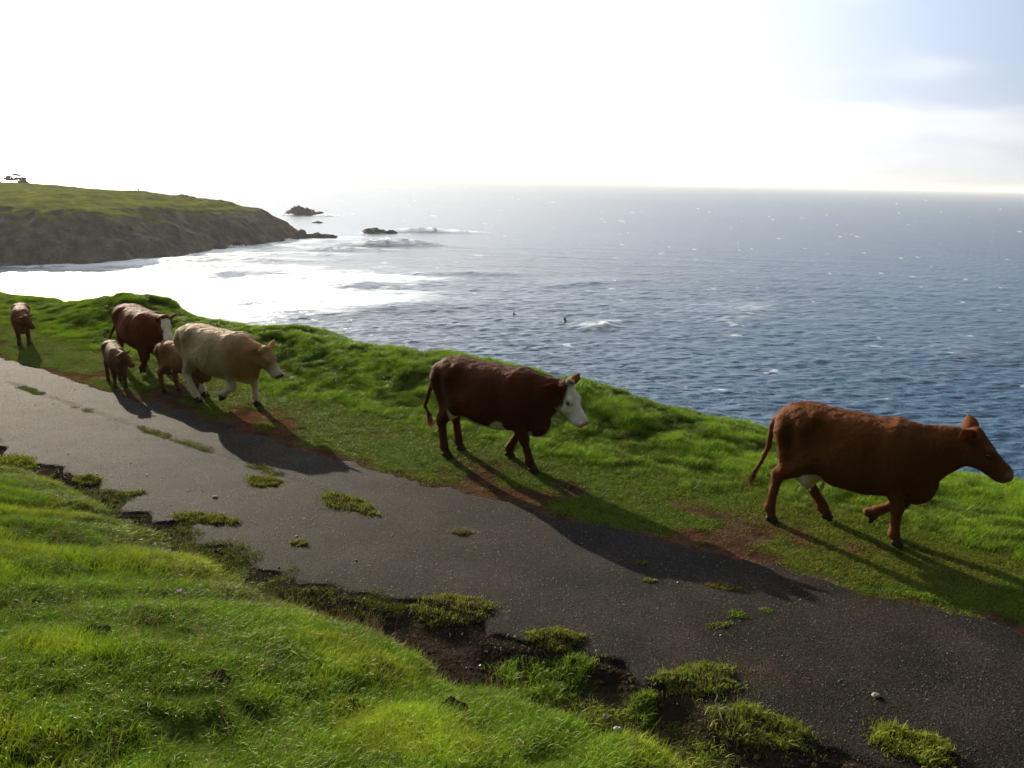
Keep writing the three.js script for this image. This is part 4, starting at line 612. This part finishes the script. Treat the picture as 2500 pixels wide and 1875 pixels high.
{ const g = new THREE.Group(), [s, t] = toTrack(-2.35, -5.35), y = groundY(s, t), green = new THREE.MeshStandardMaterial({ color: col(0.06, 0.1, 0.02), roughness: 0.7 }), mauve = new THREE.MeshPhysicalMaterial({ color: col(0.22, 0.09, 0.34), roughness: 0.7, transmission: 0.3, side: THREE.DoubleSide });
  part(g, 'stem', new THREE.CylinderGeometry(0.0015, 0.002, 0.16, 5).translate(0, 0.08, 0), green);
  for (let k = 0; k < 9; k++) { const p = part(g, 'petal', new THREE.SphereGeometry(0.011, 8, 5).scale(1, 0.25, 0.45).translate(0.01, 0, 0), mauve); p.position.set(0, 0.16, 0); p.rotation.set(0, k * 0.698, 0.5); }
  g.position.set(-2.35, y, -5.35); tag(top(g, 'wild_flower'), 'single small mauve flower in the near grass', 'flower'); }
// cow pats and bare holes in the near grass
const patMat = new THREE.MeshPhysicalMaterial({ color: col(0.028, 0.021, 0.015), roughness: 1, specularIntensity: 0, bumpMap: soilBump, bumpScale: 0.03 });
for (const [x, z, d, label] of [[-2.45, -4.35, 0.1, 'dark dried cow pat in the near grass, the leftmost one'], [-1.62, -4.05, 0.09, 'dark dried cow pat near the bottom of the slope photo'], [-0.92, -4.3, 0.09, 'small dark cow pat in the middle of the near grass'], [-0.35, -4.45, 0.11, 'dark cow pat in the grass closest to the gutter']]) { const g = new THREE.SphereGeometry(1, 28, 10, 0, 6.2832, 0, 1.57), p = g.attributes.position; for (let k = 0; k < p.count; k++) { const X = p.getX(k), Y = p.getY(k), Z = p.getZ(k), n = 1 + 0.25 * noise3(X * 2 + d * 99, Z * 2, 1), q = 0.75 + 0.25 * Math.cos(Math.hypot(X, Z) * 14); p.setXYZ(k, X * n * d, Y * q * d * 0.4, Z * n * d); } g.computeVertexNormals(); const m = new THREE.Mesh(g, patMat), [s, t] = toTrack(x, z); m.position.set(x, groundY(s, t) - 0.002, z); m.rotation.x = 0.3; tag(top(m, 'cow_pat'), label, 'cow pat', 'cow pats in the near grass'); }

// ------------------------------------------------------------------ rocks in the sea
const seaRock = new THREE.MeshStandardMaterial({ color: col(0.05, 0.043, 0.037), roughness: 0.9, bumpMap: soilBump, bumpScale: 0.25 });
for (const [x, z, sx, sy, sz, rot, label] of [[-147, -577, 9.5, 5.6, 7, 0.1, 'craggy rock islet standing off the headland'], [-136, -575, 5, 2.2, 4, 0.4, 'low shoulder rock at the seaward end of the islet'], [-66, -398, 5.5, 2.4, 3.5, 0.1, 'small dark rock awash outside the surf'], [-60, -400, 3.5, 1.5, 2.5, 0.5, 'flat rock awash touching the small dark rock'], [-96, -356, 6, 3.6, 4, 0.2, 'dark rock at the very tip of the headland'], [-90, -361, 6, 2.2, 2.6, 0.1, 'long low reef rock reaching out from the headland tip'], [-83, -363, 5, 1.4, 1.8, 0, 'outermost flat reef rock off the headland tip'], [-101, -322, 3, 2.2, 2.4, 0, 'boulder in the foam under the headland cliff'], [-103, -309, 2.6, 1.9, 2, 0.5, 'rounded boulder at the waterline under the cliff'], [-106, -297, 2.2, 1.6, 2, 1, 'smaller boulder at the waterline nearest the bay'], [-97, -338, 3.2, 2.6, 2.6, 0.3, 'boulder under the cliff next to the tip rock'], [-113, -480, 3, 1, 2.4, 0.3, 'low rock between the tip and the islet']]) { const m = new THREE.Mesh(rockGeo(sx * 7.3 + z, sx, sy, sz, 0.75, 6), seaRock); m.position.set(x, SEA - 0.1, z); m.rotation.y = rot; tag(top(m, 'sea_rock'), label, 'rock', 'rocks in the sea off the headland'); }
// spray thrown up where waves break: lumps of white droplets
{ const r = rng(71), root = new THREE.Group(), mat = new THREE.MeshPhysicalMaterial({ color: col(0.85, 0.87, 0.88), roughness: 1, transmission: 0.6, side: THREE.DoubleSide }), g = new THREE.CircleGeometry(1, 6), L = [], ro = new THREE.Quaternion(), eu = new THREE.Euler();
  for (const [x, z, w, h, d, n] of [[-52, -325, 9, 4.6, 2, 900], [-44, -327, 6, 2, 2, 300], [-42, -415, 9, 4.5, 2, 700], [-33, -417, 12, 1.6, 2, 400], [-128, -566, 9, 3.2, 2.5, 400], [-152, -570, 10, 2, 2, 300], [-67, -395, 6, 2, 2, 200], [-96, -340, 9, 1.6, 3, 400], [-103, -305, 9, 1.2, 4, 400]]) for (let k = 0; k < n * 2.2; k++) { const u = (r() * 2 - 1), v = r(); L.push([x + u * w, SEA + v * v * h * Math.exp(-u * u * 2.2) * (0.6 + 0.5 * noise2(u * 4 + x, 3)), z + (r() - 0.5) * d * 2 - v, 0.12 + 0.22 * r()]); }
  const im = new THREE.InstancedMesh(g, mat, L.length), m = new THREE.Matrix4(); L.forEach(([x, y, z, s], k) => { m.compose(new THREE.Vector3(x, y, z), ro.setFromEuler(eu.set(r() * 6, r() * 6, r() * 6)), new THREE.Vector3(s, s, s)); im.setMatrixAt(k, m); }); im.name = 'droplets'; im.userData.kind = 'stuff'; root.add(im); tag(top(root, 'sea_spray'), 'white spray over the breaking waves and reef', 'spray', null, 'stuff'); }

// ------------------------------------------------------------------ two surfers sitting on their boards
const suit = new THREE.MeshStandardMaterial({ color: 0xffffff, vertexColors: true, roughness: 0.6 }), boardMat = new THREE.MeshStandardMaterial({ color: col(0.12, 0.12, 0.12), roughness: 0.35 });
for (const [x, z, turn, leanIn, label, bl] of [[0, -160.7, 0.3, 0.1, 'person in dark wetsuit sitting low in the water, the farther one', 'dark surfboard under the farther person'], [9.7, -153.6, 1.2, -0.2, 'person in dark wetsuit sitting upright in the water, nearest the small breaker', 'dark surfboard under the nearer person']]) {
  const y = SEA + seaAt(x, z, 0.5)[0];
  const seg = [[limb([0, -0.1, 0], [0.03 + leanIn * 0.3, 0.28, 0], 0.155, 0.15, 1.15), 0.05], [limb([0.03 + leanIn * 0.3, 0.28, 0], [0.04 + leanIn * 0.5, 0.47, 0], 0.16, 0.12, 1.3), 0.06], [limb([0.04 + leanIn * 0.5, 0.5, 0], [0.06 + leanIn * 0.5, 0.62, 0], 0.06, 0.055), 0.04], [blob([0.08 + leanIn * 0.5, 0.73, 0], [0.1, 0.125, 0.08]), 0.03], [blob([0.175 + leanIn * 0.5, 0.715, 0], [0.02, 0.025, 0.014]), 0.02]];
  for (const s of [1, -1]) { const sh = [0.04 + leanIn * 0.5, 0.48, 0.17 * s], el = [0.1, 0.24, 0.27 * s], ha = [0.33, 0.08, 0.2 * s]; seg.push([limb(sh, el, 0.055, 0.045), 0.05], [limb(el, ha, 0.044, 0.03), 0.02]); for (let f = 0; f < 5; f++) seg.push([limb(ha, [ha[0] + 0.09 - (f === 0 ? 0.03 : 0) - 0.008 * Math.abs(f - 2), 0.06, ha[2] + (f - 2) * 0.022], 0.018, 0.009), 0.006]); seg.push([limb([0, -0.02, 0.09 * s], [0.36, -0.05, 0.24 * s], 0.085, 0.065), 0.04], [limb([0.36, -0.05, 0.24 * s], [0.34, -0.45, 0.26 * s], 0.062, 0.04), 0.02], [blob([0.085 + leanIn * 0.5, 0.73, 0.085 * s], [0.02, 0.03, 0.012]), 0.008]); }
  const f = (a, b, c) => { let d = 1e3; for (const [p, k] of seg) d = smin(d, p(a, b, c), k); return d; }, m = meshField(f, [-0.35, -0.55, -0.45], [0.6, 0.95, 0.45], 0.014), C = [];
  for (let k = 0; k < m.pos.length; k += 3) { const yy = m.pos[k + 1], xx = m.pos[k] - leanIn * 0.5, hair = yy > 0.6 && (xx < 0.06 || yy > 0.8); C.push(...(yy > 0.6 ? hair ? [0.02, 0.015, 0.01] : [0.3, 0.18, 0.12] : xx > 0.36 && yy > 0 ? [0.3, 0.18, 0.12] : [0.012, 0.012, 0.014])); }
  const p = new THREE.Group(); part(p, 'body', buf(m.pos, m.idx, { normal: m.nrm, color: C }), suit); p.position.set(x, y + 0.1, z); p.rotation.y = turn; tag(top(p, 'person'), label, 'person', 'surfers waiting in the bay');
  const sh = new THREE.Shape(); sh.moveTo(-1, 0); sh.bezierCurveTo(-0.95, 0.28, 0.3, 0.36, 1.05, 0); sh.bezierCurveTo(0.3, -0.36, -0.95, -0.28, -1, 0);
  const bg = new THREE.ExtrudeGeometry(sh, { depth: 0.03, bevelEnabled: true, bevelSize: 0.02, bevelThickness: 0.015, curveSegments: 16 }); bg.rotateX(-Math.PI / 2); const bp = bg.attributes.position; for (let k = 0; k < bp.count; k++) { const X = bp.getX(k); bp.setY(k, bp.getY(k) + 0.18 * smooth(0, 1.1, X) ** 2); } bg.computeVertexNormals();
  const b = new THREE.Group(); part(b, 'deck', bg, boardMat); part(b, 'fin', new THREE.ExtrudeGeometry(new THREE.Shape([new THREE.Vector2(-0.9, 0), new THREE.Vector2(-0.95, -0.14), new THREE.Vector2(-0.76, 0)]), { depth: 0.012, bevelEnabled: false }), boardMat); b.position.set(x, y - 0.03, z); b.rotation.y = turn; b.rotation.order = 'YXZ'; b.rotation.z = 0.16; tag(top(b, 'surfboard'), bl, 'surfboard', 'surfboards in the bay');
}

// ------------------------------------------------------------------ on the headland: bent tree, fence, two posts
const land = (x, z) => SEA + headlandY(x, z);
{ const g = new THREE.Group(), r = rng(17), x = -247, z = -420, bark = new THREE.MeshStandardMaterial({ color: col(0.07, 0.055, 0.045), roughness: 0.95 });
  const limbTube = (pts, r0, r1) => { const c = new THREE.CatmullRomCurve3(pts.map((p) => new THREE.Vector3(...p))), tg = new THREE.TubeGeometry(c, 14, 1, 6), p = tg.attributes.position; for (let i = 0; i <= 14; i++) { const o = c.getPointAt(i / 14), w = lerp(r0, r1, i / 14); for (let j = 0; j <= 6; j++) { const k = i * 7 + j; p.setXYZ(k, o.x + (p.getX(k) - o.x) * w, o.y + (p.getY(k) - o.y) * w, o.z + (p.getZ(k) - o.z) * w); } } return tg; };
  part(g, 'trunk', limbTube([[2.6, -0.3, 0], [1.9, 0.5, 0.1], [0.9, 1.5, 0], [-0.6, 2.5, 0.1]], 0.42, 0.22), bark);
  const tips = [[-4.4, 2.7, 0], [-3, 3.4, 0.6], [-1.2, 4.2, -0.5], [0.3, 4.0, 0.5], [1.6, 3.0, -0.5], [2.8, 1.6, 0.4], [3.6, 0.9, 0], [-2.2, 2.6, -0.8], [0.4, 2.9, 1], [2.2, 2.2, 0.8], [-3.4, 2.3, 0.3]];
  for (const t of tips) part(g, 'limb', limbTube([[lerp(1.2, t[0], 0.08), 1.1 + 0.2 * r(), 0], [lerp(0.9, t[0], 0.5), lerp(1.5, t[1], 0.6), t[2] * 0.5], t], 0.2, 0.07), bark);
  const P = [], I = []; for (const t of tips) for (let k = 0; k < 900; k++) { const a = r() * 6.28, R = Math.sqrt(r()), px = t[0] + Math.cos(a) * R * 0.95 + 0.15, pz = t[2] + Math.sin(a) * R * 0.9, py = t[1] + (r() - 0.45) * 0.42 - 0.12 * (px - t[0]), o = P.length / 3, s = 0.3 + 0.25 * r(), d = [r() - 0.5, (r() - 0.5) * 0.7, r() - 0.5], e = [r() - 0.5, (r() - 0.5) * 0.7, r() - 0.5]; P.push(px - d[0] * s * 2, py - d[1] * s * 2, pz - d[2] * s * 2, px + e[0] * s, py + e[1] * s, pz + e[2] * s, px + d[0] * s * 2, py + d[1] * s * 2, pz + d[2] * s * 2, px - e[0] * s, py - e[1] * s, pz - e[2] * s); I.push(o, o + 1, o + 2, o, o + 2, o + 3); }
  const cr = part(g, 'crown', buf(P, I), new THREE.MeshPhysicalMaterial({ color: col(0.045, 0.06, 0.022), roughness: 0.8, transmission: 0.3, side: THREE.DoubleSide })); cr.userData.kind = 'stuff';
  g.position.set(x, land(x, z) - 1.2, z); g.scale.setScalar(1.35); tag(top(g, 'windswept_tree'), 'flat windswept tree leaning on the headland skyline', 'tree'); }
{ const g = new THREE.Group(), wood = new THREE.MeshStandardMaterial({ color: col(0.12, 0.1, 0.085), roughness: 0.9 }), wire = new THREE.MeshStandardMaterial({ color: col(0.2, 0.2, 0.2), roughness: 0.5, metalness: 0.6 }), x0 = -152, z0 = -340, base = land(x0, z0), tops = [];
  for (let k = 0; k < 9; k++) { const x = x0 + k * 3.1, z = z0 - k * 1.2, y = land(x, z), h = k ? 1.25 : 1.7, w = k ? 0.2 : 0.36, p = part(g, 'post', new THREE.CylinderGeometry(w * 0.5, w * 0.55, h + 0.4, 7).translate(0, (h - 0.4) / 2, 0), wood); p.position.set(x - x0, y - base, z - z0); p.rotation.z = (k % 3 - 1) * 0.03; tops.push([x - x0, y - base, z - z0]); }
  const br = part(g, 'brace', new THREE.CylinderGeometry(0.08, 0.09, 2.9, 6), wood); br.position.set(-1.1, 0.62, 0.2); br.rotation.z = -1.0;
  for (const h of [0.4, 0.75, 1.1]) for (let k = 0; k < 8; k++) { const a = new THREE.Vector3(tops[k][0], tops[k][1] + h, tops[k][2]), b = new THREE.Vector3(tops[k + 1][0], tops[k + 1][1] + h, tops[k + 1][2]); part(g, 'wire', new THREE.TubeGeometry(new THREE.LineCurve3(a, b), 1, 0.018, 4), wire); }
  g.position.set(x0, base, z0); tag(top(g, 'wire_fence'), 'wire fence with braced end post on the headland slope', 'fence');
  for (const [x, z, label] of [[-121, -309, 'lone wooden post standing on the lower headland grass'], [-115, -312, 'wooden post on the headland grass nearest the rocky end']]) { const m = new THREE.Group(), y = land(x, z); part(m, 'shaft', new THREE.CylinderGeometry(0.1, 0.12, 1.7, 8).translate(0, 0.6, 0), wood); part(m, 'cap', new THREE.ConeGeometry(0.13, 0.16, 8).translate(0, 1.53, 0), wood); m.position.set(x, y, z); tag(top(m, 'wooden_post'), label, 'post', 'posts on the headland'); } }
renderer.render(scene, camera);
